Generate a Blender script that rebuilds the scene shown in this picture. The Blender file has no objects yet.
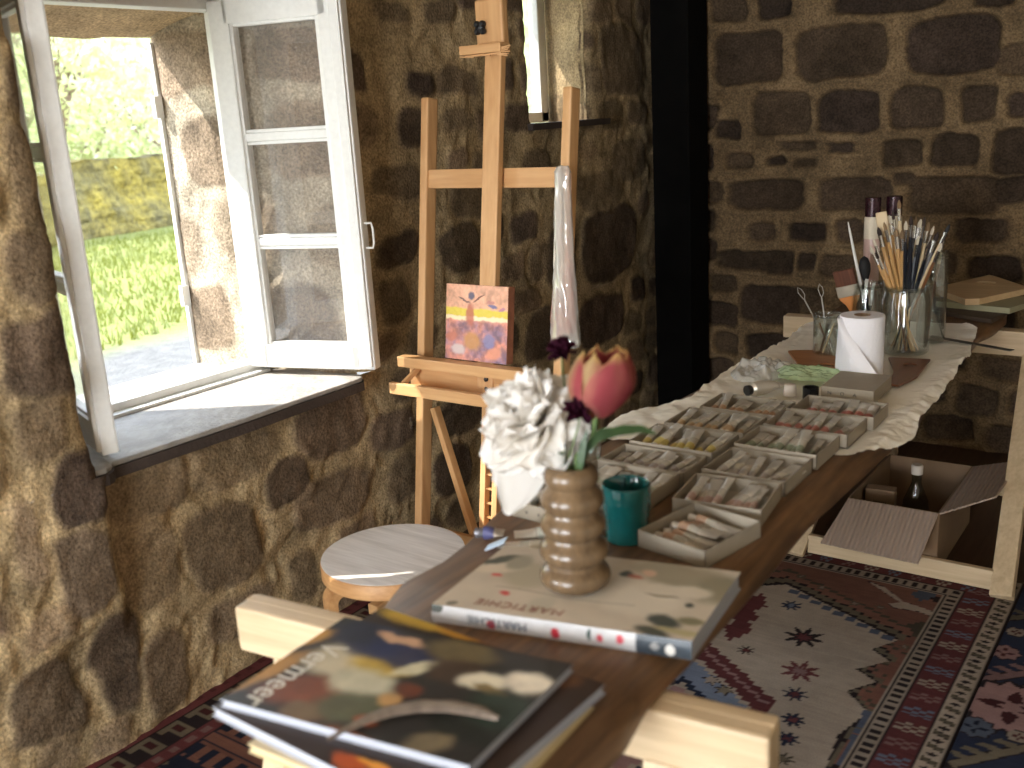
SUN_E, WIN_E, DOOR_E, SKY_E, EXPO = 11.5, 145.0, 240.0, 7.5, 0.18
import bpy, bmesh, math, random
import numpy as np
from mathutils import Vector, Matrix, Euler
random.seed(7); rng = np.random.default_rng(7)
R = math.radians; PI = math.pi
C = bpy.context.scene.collection
# ------------------------------------------------------------------ camera
F, PITCH, ROLL, YAW, H = 1000.0, R(15.10), R(-3.43), R(36.36), 1.53
def cam_axes():
    cy, sy, cp, sp = math.cos(YAW), math.sin(YAW), math.cos(PITCH), math.sin(PITCH)
    fw = Vector((-sy*cp, cy*cp, -sp)); rt = Vector((cy, sy, 0)); up = rt.cross(fw)
    c, s = math.cos(ROLL), math.sin(ROLL)
    return c*rt + s*up, -s*rt + c*up, fw
AX, AY, AZ = cam_axes()
cd = bpy.data.cameras.new('camera'); cam = bpy.data.objects.new('camera', cd); C.objects.link(cam)
m3 = Matrix((AX, AY, -AZ)).transposed(); cam.matrix_world = Matrix.Translation((0, 0, H)) @ m3.to_4x4()
cd.sensor_width = 36; cd.lens = F/1024*36; cd.clip_start = .05; cd.clip_end = 300
cd.dof.use_dof = True; cd.dof.focus_distance = 3.4; cd.dof.aperture_fstop = 3.0
bpy.context.scene.camera = cam
def ray(x, y): return AX*((x-512)/F) - AY*((y-384)/F) + AZ
def Wz(x, y, z=0.0): d = ray(x, y); return Vector((0, 0, H)) + d*((z-H)/d.z)     # measured point on a level surface
def Wy(x, y, Y): d = ray(x, y); return Vector((0, 0, H)) + d*(Y/d.y)
# ------------------------------------------------------------------ small helpers
def lin(c): return tuple(((v/255)/12.92 if v/255 <= .04045 else ((v/255+.055)/1.055)**2.4) for v in c)
def tag(o, label=None, cat=None, group=None, kind=None):
    if label: o['label'] = label
    if cat: o['category'] = cat
    if group: o['group'] = group
    if kind: o['kind'] = kind
    return o
def thing(name, label, cat, loc=(0, 0, 0), rotz=0, group=None, kind=None):
    o = bpy.data.objects.new(name, None); C.objects.link(o); o.location = loc; o.rotation_euler = (0, 0, rotz)
    o.empty_display_size = .05
    return tag(o, label, cat, group, kind)
def link(name, me, mat, parent=None, loc=(0, 0, 0), rot=(0, 0, 0)):
    o = bpy.data.objects.new(name, me); C.objects.link(o)
    if mat: me.materials.append(mat)
    if parent: o.parent = parent
    o.location = loc; o.rotation_euler = rot
    return o
class MB:
    def __init__(s): s.bm = bmesh.new()
    def box(s, c, d, rot=None, bev=0.0):
        r = bmesh.ops.create_cube(s.bm, size=1.0); vs = r['verts']
        for v in vs: v.co = Vector((v.co.x*d[0], v.co.y*d[1], v.co.z*d[2]))
        if bev > 0:
            es = list({e for v in vs for e in v.link_edges})
            rr = bmesh.ops.bevel(s.bm, geom=es, offset=bev, segments=2, affect='EDGES', profile=.6)
            vs = list({v for f in rr['faces'] for v in f.verts} | {v for v in vs if v.is_valid})
        M = rot if rot else Matrix.Identity(3)
        for v in vs: v.co = M @ v.co + Vector(c)
        return s
    def beam(s, p0, p1, w, h, up=(0, 0, 1), bev=.003):
        p0 = Vector(p0); p1 = Vector(p1); d = (p1-p0); L = d.length; d.normalize()
        u = Vector(up); sd = d.cross(u).normalized(); u = sd.cross(d).normalized()
        M = Matrix((d, sd, u)).transposed()
        return s.box((p0+p1)/2, (L, w, h), M, bev)
    def tube(s, pts, r, seg=8, cap=True):
        pts = [Vector(p) for p in pts]; n = len(pts); rs = r if isinstance(r, (list, tuple)) else [r]*n
        rings = []; prev = None
        for i, p in enumerate(pts):
            t = (pts[min(i+1, n-1)]-pts[max(i-1, 0)]).normalized()
            a = prev if prev else (Vector((0, 0, 1)) if abs(t.z) < .9 else Vector((1, 0, 0)))
            sd = (a - t*a.dot(t)).normalized(); b = t.cross(sd); prev = sd
            rings.append([s.bm.verts.new(p + sd*math.cos(2*PI*k/seg)*rs[i] + b*math.sin(2*PI*k/seg)*rs[i]) for k in range(seg)])
        for i in range(n-1):
            for k in range(seg):
                s.bm.faces.new((rings[i][k], rings[i][(k+1) % seg], rings[i+1][(k+1) % seg], rings[i+1][k]))
        if cap:
            s.bm.faces.new(rings[0][::-1]); s.bm.faces.new(rings[-1])
        return s
    def lathe(s, prof, seg=24, c=(0, 0, 0), M=None, sx=1, sy=1):
        rings = []; c = Vector(c)
        for r, z in prof:
            ring = []
            for k in range(seg):
                a = 2*PI*k/seg; v = Vector((r*math.cos(a)*sx, r*math.sin(a)*sy, z))
                ring.append(s.bm.verts.new((M @ v if M else v)+c))
            rings.append(ring)
        for i in range(len(prof)-1):
            for k in range(seg):
                s.bm.faces.new((rings[i][k], rings[i][(k+1) % seg], rings[i+1][(k+1) % seg], rings[i+1][k]))
        s.bm.faces.new(rings[0][::-1]); s.bm.faces.new(rings[-1])
        return s
    def prism(s, poly, z0, z1, M=None, c=(0, 0, 0)):
        c = Vector(c); f = lambda x, y, z: ((M @ Vector((x, y, z))) if M else Vector((x, y, z)))+c
        a = [s.bm.verts.new(f(x, y, z0)) for x, y in poly]; b = [s.bm.verts.new(f(x, y, z1)) for x, y in poly]
        n = len(poly)
        for i in range(n): s.bm.faces.new((a[i], a[(i+1) % n], b[(i+1) % n], b[i]))
        s.bm.faces.new(a[::-1]); s.bm.faces.new(b)
        return s
    def quad(s, a, b, c, d):
        s.bm.faces.new([s.bm.verts.new(Vector(p)) for p in (a, b, c, d)]); return s
    def build(s, name, mat, parent=None, smooth=False, loc=(0, 0, 0), rot=(0, 0, 0)):
        bmesh.ops.recalc_face_normals(s.bm, faces=s.bm.faces)
        me = bpy.data.meshes.new(name); s.bm.to_mesh(me); s.bm.free()
        if smooth:
            me.polygons.foreach_set('use_smooth', [True]*len(me.polygons))
            try: me.set_sharp_from_angle(angle=R(40))
            except Exception: pass
        return link(name, me, mat, parent, loc, rot)
def grid_data(P):                       # P: (n,m,3) array -> verts, faces
    n, m = P.shape[:2]; idx = np.arange(n*m).reshape(n, m)
    f = np.stack([idx[:-1, :-1], idx[1:, :-1], idx[1:, 1:], idx[:-1, 1:]], -1).reshape(-1, 4)
    return P.reshape(-1, 3), f
def np_mesh(name, V, Fq, col=None, smooth=True, attrs=None):
    me = bpy.data.meshes.new(name); nv, nf = len(V), len(Fq)
    me.vertices.add(nv); me.vertices.foreach_set('co', np.ascontiguousarray(V, dtype=np.float32).ravel())
    k = Fq.shape[1]
    me.loops.add(nf*k); me.loops.foreach_set('vertex_index', np.ascontiguousarray(Fq, dtype=np.int32).ravel())
    me.polygons.add(nf); me.polygons.foreach_set('loop_start', np.arange(0, nf*k, k, dtype=np.int32))
    try: me.polygons.foreach_set('loop_total', np.full(nf, k, dtype=np.int32))
    except Exception: pass
    me.polygons.foreach_set('use_smooth', np.full(nf, smooth))
    me.update(calc_edges=True)
    if col is not None:
        a = me.color_attributes.new('Col', 'FLOAT_COLOR', 'POINT')
        cc = np.ones((nv, 4), dtype=np.float32); cc[:, :3] = col.reshape(-1, 3); a.data.foreach_set('color', cc.ravel())
    return me
def hsh(i, j, s):
    v = np.sin(i*127.1 + j*311.7 + s*74.7)*43758.5453
    return v-np.floor(v)
def vn(x, y, s=0):
    i = np.floor(x); j = np.floor(y); fx = x-i; fy = y-j; fx = fx*fx*(3-2*fx); fy = fy*fy*(3-2*fy)
    return (hsh(i, j, s)*(1-fx)+hsh(i+1, j, s)*fx)*(1-fy)+(hsh(i, j+1, s)*(1-fx)+hsh(i+1, j+1, s)*fx)*fy
def fbm(x, y, s=0, o=4):
    t = 0; a = .5
    for k in range(o): t = t+a*(vn(x*2**k, y*2**k, s+k*7)-.5); a *= .5
    return t
def sst(a, b, x): t = np.clip((x-a)/(b-a), 0, 1); return t*t*(3-2*t)
# ------------------------------------------------------------------ materials
def nm(name):
    m = bpy.data.materials.new(name); m.use_nodes = True; nt = m.node_tree; b = nt.nodes['Principled BSDF']
    return m, nt, b
def mat(name, col, rough=.6, metal=0, noise=0, nscale=20, bump=0, bscale=60, spec=.5, stretch=(1, 1, 1), sss=0, coat=0):
    m, nt, b = nm(name); c = lin(col)
    b.inputs['Base Color'].default_value = (*c, 1); b.inputs['Roughness'].default_value = rough; b.inputs['Metallic'].default_value = metal
    b.inputs['Specular IOR Level'].default_value = spec; b.inputs['Coat Weight'].default_value = coat
    tc = nt.nodes.new('ShaderNodeTexCoord'); mp = nt.nodes.new('ShaderNodeMapping'); mp.inputs['Scale'].default_value = stretch
    nt.links.new(tc.outputs['Object'], mp.inputs[0])
    if noise:
        n = nt.nodes.new('ShaderNodeTexNoise'); n.inputs['Scale'].default_value = nscale; n.inputs['Detail'].default_value = 4
        nt.links.new(mp.outputs[0], n.inputs['Vector'])
        r = nt.nodes.new('ShaderNodeValToRGB'); r.color_ramp.elements[0].position = .3; r.color_ramp.elements[1].position = .7
        r.color_ramp.elements[0].color = (*[v*(1-noise) for v in c], 1); r.color_ramp.elements[1].color = (*[min(1, v*(1+noise)) for v in c], 1)
        nt.links.new(n.outputs[0], r.inputs[0]); nt.links.new(r.outputs[0], b.inputs['Base Color'])
    if bump:
        n = nt.nodes.new('ShaderNodeTexNoise'); n.inputs['Scale'].default_value = bscale; n.inputs['Detail'].default_value = 5
        nt.links.new(mp.outputs[0], n.inputs['Vector']); bp = nt.nodes.new('ShaderNodeBump'); bp.inputs['Strength'].default_value = bump
        bp.inputs['Distance'].default_value = .01
        nt.links.new(n.outputs[0], bp.inputs['Height']); nt.links.new(bp.outputs[0], b.inputs['Normal'])
    if sss:
        b.inputs['Subsurface Weight'].default_value = sss; b.inputs['Subsurface Radius'].default_value = (.02, .015, .01); b.inputs['Subsurface Scale'].default_value = .3
    return m
def wood(name, c1, c2, axis=0, scale=1.0, rough=.5, bump=.15, k=26):
    m, nt, b = nm(name); st = [1, 1, 1]; st[axis] = .07
    tc = nt.nodes.new('ShaderNodeTexCoord'); mp = nt.nodes.new('ShaderNodeMapping'); mp.inputs['Scale'].default_value = [v*scale for v in st]
    nt.links.new(tc.outputs['Object'], mp.inputs[0])
    n1 = nt.nodes.new('ShaderNodeTexNoise'); n1.inputs['Scale'].default_value = k; n1.inputs['Detail'].default_value = 6; n1.inputs['Distortion'].default_value = .8
    n2 = nt.nodes.new('ShaderNodeTexNoise'); n2.inputs['Scale'].default_value = k*4; n2.inputs['Detail'].default_value = 3
    for n in (n1, n2): nt.links.new(mp.outputs[0], n.inputs['Vector'])
    r = nt.nodes.new('ShaderNodeValToRGB'); r.color_ramp.elements[0].position = .32; r.color_ramp.elements[1].position = .68
    r.color_ramp.elements[0].color = (*lin(c1), 1); r.color_ramp.elements[1].color = (*lin(c2), 1)
    mx = nt.nodes.new('ShaderNodeMath'); mx.operation = 'MULTIPLY_ADD'; mx.inputs[1].default_value = .35
    sc = nt.nodes.new('ShaderNodeMath'); sc.operation = 'MULTIPLY'; sc.inputs[1].default_value = .65
    nt.links.new(n1.outputs[0], sc.inputs[0]); nt.links.new(n2.outputs[0], mx.inputs[0]); nt.links.new(sc.outputs[0], mx.inputs[2])
    nt.links.new(mx.outputs[0], r.inputs[0]); nt.links.new(r.outputs[0], b.inputs['Base Color']); b.inputs['Roughness'].default_value = rough
    bp = nt.nodes.new('ShaderNodeBump'); bp.inputs['Strength'].default_value = bump; bp.inputs['Distance'].default_value = .004
    nt.links.new(mx.outputs[0], bp.inputs['Height']); nt.links.new(bp.outputs[0], b.inputs['Normal'])
    return m
def vcol(name, rough=.5, bump=0, bscale=300, spec=.5, noise=0, nscale=60, coat=0, bdist=.002, sheen=0):
    m, nt, b = nm(name); at = nt.nodes.new('ShaderNodeAttribute'); at.attribute_name = 'Col'
    out = at.outputs['Color']
    if noise:
        n = nt.nodes.new('ShaderNodeTexNoise'); n.inputs['Scale'].default_value = nscale; n.inputs['Detail'].default_value = 5
        tc = nt.nodes.new('ShaderNodeTexCoord'); nt.links.new(tc.outputs['Object'], n.inputs['Vector'])
        mr = nt.nodes.new('ShaderNodeMapRange'); mr.inputs[1].default_value = .3; mr.inputs[2].default_value = .7; mr.inputs[3].default_value = 1-noise; mr.inputs[4].default_value = 1+noise
        nt.links.new(n.outputs[0], mr.inputs[0]); vm = nt.nodes.new('ShaderNodeVectorMath'); vm.operation = 'SCALE'
        nt.links.new(out, vm.inputs[0]); nt.links.new(mr.outputs[0], vm.inputs['Scale']); out = vm.outputs[0]
    nt.links.new(out, b.inputs['Base Color']); b.inputs['Roughness'].default_value = rough; b.inputs['Specular IOR Level'].default_value = spec
    b.inputs['Coat Weight'].default_value = coat
    if bump:
        n = nt.nodes.new('ShaderNodeTexNoise'); n.inputs['Scale'].default_value = bscale; n.inputs['Detail'].default_value = 6
        tc = nt.nodes.new('ShaderNodeTexCoord'); nt.links.new(tc.outputs['Object'], n.inputs['Vector'])
        bp = nt.nodes.new('ShaderNodeBump'); bp.inputs['Strength'].default_value = bump; bp.inputs['Distance'].default_value = bdist
        nt.links.new(n.outputs[0], bp.inputs['Height']); nt.links.new(bp.outputs[0], b.inputs['Normal'])
    return m
def glass(name, tint=(1, 1, 1), gloss=.05, edge=.6, haze=0.0, hazecol=(.8, .8, .8)):
    m = bpy.data.materials.new(name); m.use_nodes = True; nt = m.node_tree; nt.nodes.clear()
    o = nt.nodes.new('ShaderNodeOutputMaterial'); t = nt.nodes.new('ShaderNodeBsdfTransparent'); t.inputs[0].default_value = (*tint, 1)
    g = nt.nodes.new('ShaderNodeBsdfGlossy'); g.inputs['Roughness'].default_value = .03
    lw = nt.nodes.new('ShaderNodeLayerWeight'); lw.inputs[0].default_value = .35
    mr = nt.nodes.new('ShaderNodeMapRange'); mr.inputs[3].default_value = gloss; mr.inputs[4].default_value = edge
    nt.links.new(lw.outputs['Facing'], mr.inputs[0]); mx = nt.nodes.new('ShaderNodeMixShader')
    nt.links.new(mr.outputs[0], mx.inputs[0]); nt.links.new(t.outputs[0], mx.inputs[1]); nt.links.new(g.outputs[0], mx.inputs[2])
    res = mx
    if haze:
        d = nt.nodes.new('ShaderNodeBsdfDiffuse'); d.inputs[0].default_value = (*hazecol, 1); m2 = nt.nodes.new('ShaderNodeMixShader')
        m2.inputs[0].default_value = haze; nt.links.new(mx.outputs[0], m2.inputs[1]); nt.links.new(d.outputs[0], m2.inputs[2]); res = m2
    nt.links.new(res.outputs[0], o.inputs[0]); return m
M_stone = vcol('stone_masonry', rough=.92, bump=.7, bscale=110, spec=.15, noise=.42, nscale=120, bdist=.005)
M_white = mat('white_painted_wood', (226, 226, 222), .45, noise=.04, nscale=60, bump=.12, bscale=40)
M_whiteold = mat('cream_painted_wood', (205, 198, 180), .5, noise=.08, nscale=50, bump=.12, bscale=40)
M_glass = glass('window_glass', gloss=.04, edge=.35, haze=.04)
M_jar = glass('jar_glass', tint=(.93, .96, .95), gloss=.07, edge=.75)
M_jargreen = glass('bottle_glass', tint=(.72, .78, .75), gloss=.08, edge=.7)
M_plastic = glass('clear_plastic', tint=(.96, .96, .95), gloss=.12, edge=.45, haze=.28, hazecol=(.85, .83, .8))
M_black = mat('black_timber', (11, 10, 9), .85, noise=.3, nscale=8, bump=.2, bscale=30, spec=.1)
M_slate = mat('slate_sill', (150, 144, 136), .7, noise=.22, nscale=14, bump=.5, bscale=50)
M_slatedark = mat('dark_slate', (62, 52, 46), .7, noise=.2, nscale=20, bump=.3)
M_plaster = mat('old_plaster', (222, 212, 192), .9, noise=.1, nscale=6, bump=.3)
M_ceil = wood('ceiling_boards', (172, 150, 122), (196, 174, 144), axis=1, rough=.8)
M_floor = wood('dark_floor_boards', (60, 42, 30), (88, 64, 46), axis=1, rough=.6)
PINE = [wood('pine_x', (184, 160, 126), (214, 192, 158), 0), wood('pine_y', (184, 160, 126), (214, 192, 158), 1), wood('pine_z', (184, 160, 126), (214, 192, 158), 2)]
BEECH = [wood('beech_x', (190, 142, 92), (212, 168, 118), 0), wood('beech_y', (190, 142, 92), (212, 168, 118), 1), wood('beech_z', (190, 142, 92), (212, 168, 118), 2)]
M_slab = wood('walnut_slab', (60, 43, 31), (126, 94, 64), 1, scale=1.0, rough=.42, bump=.5, k=30)
M_birch = wood('bleached_birch', (188, 180, 170), (228, 222, 214), 0, rough=.5, k=34)
M_birchside = wood('birch_edge', (170, 122, 76), (206, 160, 108), 0, rough=.5)
M_olive = wood('turned_wood', (78, 62, 46), (118, 96, 70), 2, rough=.26, k=30)
M_card = mat('grey_board', (150, 140, 124), .8, noise=.05, nscale=30)
M_paper = mat('crumpled_paper', (244, 239, 226), .7, bump=.1, bscale=90)
M_page = mat('page_edges', (158, 161, 170), .8)
M_pagecream = mat('cream_page_edges', (190, 172, 132), .8)
M_metal = mat('steel', (170, 168, 162), .28, metal=1)
M_alu = mat('aluminium_tube', (224, 219, 208), .28, metal=.6)
M_blackp = mat('black_plastic', (20, 20, 22), .4)
M_capwhite = mat('white_cap', (214, 206, 196), .5)
M_teal = mat('turquoise_glaze', (16, 84, 84), .12, noise=.25, nscale=18, coat=.5)
M_roll = mat('tissue_roll', (236, 236, 242), .9, bump=.2, bscale=120)
M_cardb = mat('cardboard', (136, 112, 88), .9, noise=.05)
M_cv = vcol('printed_cover', rough=.38, spec=.35)
M_rug = vcol('woven_wool', rough=.95, bump=.5, bscale=500, spec=.1, noise=.1, nscale=220)
M_paint = vcol('painted_canvas', rough=.45, bump=.5, bscale=90)
# ------------------------------------------------------------------ masonry
def stone_col(mask, tone, hue, U, V, seed, light=1.0, mortar=(150, 128, 96), s1=(74, 60, 48), s2=(122, 100, 78)):
    n = fbm(U*9, V*9, seed+3)[..., None]; n2 = fbm(U*40, V*40, seed+9)[..., None]
    mo = np.array(lin(mortar))*(1+1.0*n+.5*n2)
    a = np.array(lin(s1)); b = np.array(lin(s2)); purple = np.array(lin((86, 74, 74)))
    st = a+(b-a)*tone[..., None]; st = st*(1-hue[..., None]*.5)+purple*(hue[..., None]*.5)*(0.5+tone[..., None])
    st = st*(1+1.1*n+.7*n2)
    return np.clip((mo*(1-mask[..., None])+st*mask[..., None])*light, .005, .9)
class Masonry:
    def __init__(s, stones, seed, recess=False):
        s.st = stones; s.seed = seed; s.recess = recess
    def fill(s, u0, u1, v0, v1, hmin=.09, hmax=.17, wmin=.12, wmax=.32):
        rr = random.Random(s.seed); v = v0; fixed = list(s.st)
        while v < v1:
            h = rr.uniform(hmin, hmax); u = u0-rr.uniform(0, .2)
            while u < u1:
                w = rr.uniform(wmin, wmax); cu, cv = u+w/2, v+h/2+rr.uniform(-.015, .015)
                if not any(abs(cu-f[0]) < (w/2+f[2])*.84 and abs(cv-f[1]) < (h/2+f[3])*.84 for f in fixed):
                    s.st.append((cu, cv, w*.42, h*.40, rr.uniform(-.12, .12), rr.random()))
                u += w+.01
            v += h+.01
        return s
    def field(s, U, V):
        k0 = .035 if s.recess else .075
        wu = k0*fbm(U*7, V*7, s.seed, 5); wv = k0*fbm(U*7+31, V*7+5, s.seed, 5); Uw, Vw = U+wu, V+wv
        mask = np.zeros_like(U); tone = np.full_like(U, .5); hue = np.zeros_like(U); ridge = np.zeros_like(U)
        for k, (cu, cv, a, b, ro, t) in enumerate(s.st):
            sel = (abs(U-cu) < a*1.6+.04) & (abs(V-cv) < b*1.6+.04)
            if not sel.any(): continue
            x = Uw[sel]-cu; y = Vw[sel]-cv; c, sn = math.cos(ro), math.sin(ro); x, y = x*c+y*sn, -x*sn+y*c
            pw = 5.0 if s.recess else 3.4
            d = (np.abs(x/a)**pw+np.abs(y/b)**pw)**(1/pw); sd = (d-1)*min(a, b)+(.010*fbm(x*45+k, y*45, s.seed+k, 3) if s.recess else 0)
            m = sst(.006, -.006, sd)*(.86+.14*math.sin(k*3.7)) if s.recess else sst(.009, -.009, sd)*(.80+.20*math.sin(k*5.3)); mm = mask[sel]; up = m > mm
            tt = tone[sel]; hh = hue[sel]; tt[up] = t; hh[up] = (math.sin(k*12.9)*.5+.5); tone[sel] = tt; hue[sel] = hh
            mm[up] = m[up]; mask[sel] = mm
            rg = ridge[sel]; r2 = np.exp(-((sd-.014)/.012)**2); ridge[sel] = np.maximum(rg, r2)
        if s.recess: h = -.016*mask+.010*ridge*(1-mask)
        else: h = .016*mask+.004*ridge
        wq = fbm(U*6+9, V*6, s.seed+60, 4); rdg = 1-np.minimum(1, np.abs(fbm(U*9+2.5*wq, V*9+2.5*wq+7, s.seed+70, 4))*5)
        h = h+(1-mask)*rdg*.010+.022*fbm(U*5, V*5, s.seed+20, 5)+.008*fbm(U*22, V*22, s.seed+40, 4)*(.5+mask)
        return h, mask, tone, hue
def wallX(Y): return -2.205-.05*(Y-1.1)
def onwin(x, y):                                   # a measured point on the window wall
    p = ray(x, y); t = 2.25/-p.x
    for _ in range(4): t = -wallX(t*p.y)/-p.x
    return t*p.y, H+t*p.z
def st_win(x, y, w, h, t):
    a = onwin(x-w/2, y); b = onwin(x+w/2, y); c = onwin(x, y-h/2); d = onwin(x, y+h/2); m = onwin(x, y)
    sl = 0
    return (m[0], m[1], max(.03, abs(b[0]-a[0])/2), max(.03, abs(c[1]-d[1])/2), sl, t)
WS = [(8, 90, 22, 55, .2), (12, 150, 36, 42, .3), (22, 190, 46, 100, .35), (28, 268, 62, 64, .3), (34, 352, 88, 100, .45), (72, 478, 62, 78, .05), (74, 565, 64, 96, .15),
      (16, 540, 30, 80, .9), (30, 428, 60, 50, .8), (35, 625, 68, 44, .95), (42, 705, 84, 92, .15), (115, 660, 46, 110, .1), (165, 668, 48, 90, .5),
      (150, 487, 92, 56, .45), (236, 455, 92, 52, .35), (146, 562, 66, 92, .55), (222, 542, 78, 88, .3), (283, 486, 42, 46, .12), (328, 424, 74, 66, .5),
      (332, 497, 80, 52, .5), (300, 578, 28, 52, .0), (402, 478, 34, 48, .55), (240, 610, 70, 44, .5), (390, 430, 50, 40, .6),
      (417, 84, 34, 24, .05), (410, 125, 30, 42, .0), (456, 82, 46, 28, .1), (456, 122, 32, 22, .1), (393, 180, 50, 34, .0), (457, 248, 42, 46, .0), (608, 243, 54, 76, .1),
      (393, 250, 42, 34, .05), (438, 10, 34, 24, .0), (385, 10, 44, 18, .1), (600, 188, 50, 40, .1), (392, 300, 30, 50, .1), (460, 415, 50, 40, .15), (452, 470, 40, 50, .1), (560, 255, 30, 60, .1),
      (535, 170, 30, 40, .1), (628, 160, 34, 40, .15), (620, 60, 44, 70, .2), (540, 330, 34, 50, .1), (600, 320, 46, 50, .2)]
mw = Masonry([st_win(*s) for s in WS], 5).fill(-2.4, 4.6, .0, 2.4, .09, .16, .14, .30)
def jag(z, s): return .030*fbm(np.asarray(z)*6.0, np.asarray(z)*0+s, s, 3)+.03*(vn(np.asarray(z)*6.2, np.asarray(z)*0+s, s+2)-.5)
Ya = lambda z: 1.240+jag(z, 3)*1.2+.02*sst(1.1, .76, z)          # left edge of the window opening
Yb = lambda z: 2.26+jag(z, 11)*.6
Yc = lambda z: 3.375+jag(z, 17)*.9*sst(1.5, 1.6, z)
Yd = lambda z: 3.88+jag(z, 23)*1.2*sst(1.5, 1.6, z)
ZS, ZT, SZ = .745, 2.02, 1.487
def face(y0, y1, z0, z1, step=.011, e0=None, e1=None):           # y0/y1 numbers or functions of z
    zs = np.linspace(z0, z1, max(2, int((z1-z0)/step)+1)); f = lambda q: q(zs) if callable(q) else np.full_like(zs, q)
    a, b = f(y0), f(y1); n = max(2, int((b.mean()-a.mean())/step)+1); t = np.linspace(0, 1, n)
    Y = a[None, :]+(b-a)[None, :]*t[:, None]; Z = np.broadcast_to(zs[None, :], Y.shape)
    h, mk, to, hu = mw.field(Y, Z)
    pier = sst(1.285, 1.245, Y+.035*sst(.74, .80, Z)+.05*fbm(Z*5, Z*0+3, 8))*sst(.25, .45, Z)*.045
    rnd = np.zeros_like(Y)
    lim = sst(1.47, 1.52, Z)
    if e0: rnd += np.exp(-(Y-a[None, :])/.012)*(lim if e0 == 2 else 1)
    if e1: rnd += np.exp(-(b[None, :]-Y)/.012)*(lim if e1 == 2 else 1)
    X = wallX(Y)+h+pier-.055*rnd
    glow = 0
    P = np.stack([X, Y, Z], -1)
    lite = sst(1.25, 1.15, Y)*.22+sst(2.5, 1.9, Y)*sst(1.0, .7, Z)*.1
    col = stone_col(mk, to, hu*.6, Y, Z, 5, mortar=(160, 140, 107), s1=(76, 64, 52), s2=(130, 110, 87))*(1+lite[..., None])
    return P, col
def reveal(edge, yin, xin, xout, yout, z0, z1, seed, light=1.0, step=.013, sgn=1, mort=(174, 161, 140), s1=(112, 96, 79), s2=(154, 136, 114)):
    zs = np.linspace(z0, z1, int((z1-z0)/step)+1); e = edge(zs)
    t = np.linspace(0, 1, 46)[:, None]; ti = .55
    Xe = wallX(e)[None, :]-.02
    X = np.where(t < ti, Xe+(xin-Xe)*(t/ti), xin+(xout-xin)*((t-ti)/(1-ti)))
    Y = np.where(t < ti, e[None, :]+(yin-e[None, :])*(t/ti), yin+(yout-yin)*((t-ti)/(1-ti)))
    Z = np.broadcast_to(zs[None, :], Y.shape).copy()
    h, mk, to, hu = rv.field(X*1.0+seed, Z)
    f = sst(0, .12, t)*sst(1.0, .93, t)
    Y = Y+sgn*h*f*.7*np.where(abs(X-xin) < .05, .3, 1)
    col = stone_col(mk, to, hu*.3, X+seed, Z, 9, light, mort, s1, s2)
    return np.stack([X, Y, Z], -1), col
rv = Masonry([], 21).fill(-3.2, 4.2, .55, 2.3, .20, .30, .26, .44)
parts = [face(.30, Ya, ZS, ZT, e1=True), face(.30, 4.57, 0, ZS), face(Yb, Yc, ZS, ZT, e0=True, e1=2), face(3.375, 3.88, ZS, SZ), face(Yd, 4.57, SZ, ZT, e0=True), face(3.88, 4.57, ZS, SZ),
         face(-2.4, .3, 0, .06, .05), face(.3, 4.57, ZT, 2.42, .03),
         reveal(Ya, 1.345, -2.60, -2.90, 1.365, .74, ZT, 0, sgn=1), reveal(Yb, 2.125, -2.60, -2.905, 2.10, .74, ZT, 3, sgn=-1),
         reveal(Yc, 3.46, -2.62, -2.74, 3.46, 1.47, ZT+.3, 5, sgn=1, mort=(150, 130, 98), s1=(112, 94, 70), s2=(150, 130, 98)),
         reveal(Yd, 3.965, -2.62, -2.70, 4.16, 1.47, ZT+.3, 6, sgn=-1, mort=(150, 130, 98), s1=(112, 94, 70), s2=(150, 130, 98))]
def flat(p, q, r_, s_, n=20, col=(140, 122, 98)):                # bilinear rough patch
    a = np.linspace(0, 1, n)[:, None, None]; b = np.linspace(0, 1, n)[None, :, None]
    P = np.array(p)*(1-a)*(1-b)+np.array(q)*a*(1-b)+np.array(r_)*a*b+np.array(s_)*(1-a)*b
    P[..., 2] += .02*fbm(P[..., 0]*8, P[..., 1]*8, 3)
    c = np.broadcast_to(np.array(lin(col)), P.shape)*(1+.8*fbm(P[..., 0]*12, P[..., 1]*12, 4)[..., None]); return P, c
parts += [flat((-2.2, 1.0, 2.0), (-2.2, 2.4, 2.0), (-2.6, 2.3, 1.93), (-2.6, 1.0, 1.93)), flat((-2.6, 1.0, 1.90), (-2.6, 2.3, 1.90), (-2.91, 2.3, 1.83), (-2.91, 1.0, 1.83), 40, (176, 152, 118)),
          flat((-2.2, 3.0, 2.3), (-2.2, 4.2, 2.3), (-2.9, 4.2, 2.3), (-2.9, 3.0, 2.3)), flat((-2.91, 1.0, 1.83), (-2.91, 2.5, 1.83), (-2.91, 2.5, 2.5), (-2.91, 1.0, 2.5)),
          flat((-2.3, 3.2, 1.47), (-2.3, 4.1, 1.47), (-2.76, 4.1, 1.46), (-2.76, 3.2, 1.46))]
# the rest of this wall, behind the camera, has a glazed door opening between y -1.5 and -0.4
for (y0, y1, z0, z1) in ((-2.5, -1.5, 0, 2.42), (-1.5, -.4, 2.1, 2.42), (-.4, .3, 0, 2.42)):
    parts.append(face(y0, y1, z0, z1, .03))
Vs, Fs, Cs, off = [], [], [], 0
for P, c in parts:
    v, f = grid_data(P); Vs.append(v); Fs.append(f+off); Cs.append(c.reshape(-1, 3)); off += len(v)
wl = link('wall_left', np_mesh('wall_left', np.vstack(Vs), np.vstack(Fs), np.vstack(Cs)), M_stone); tag(wl, kind='structure')
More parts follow.
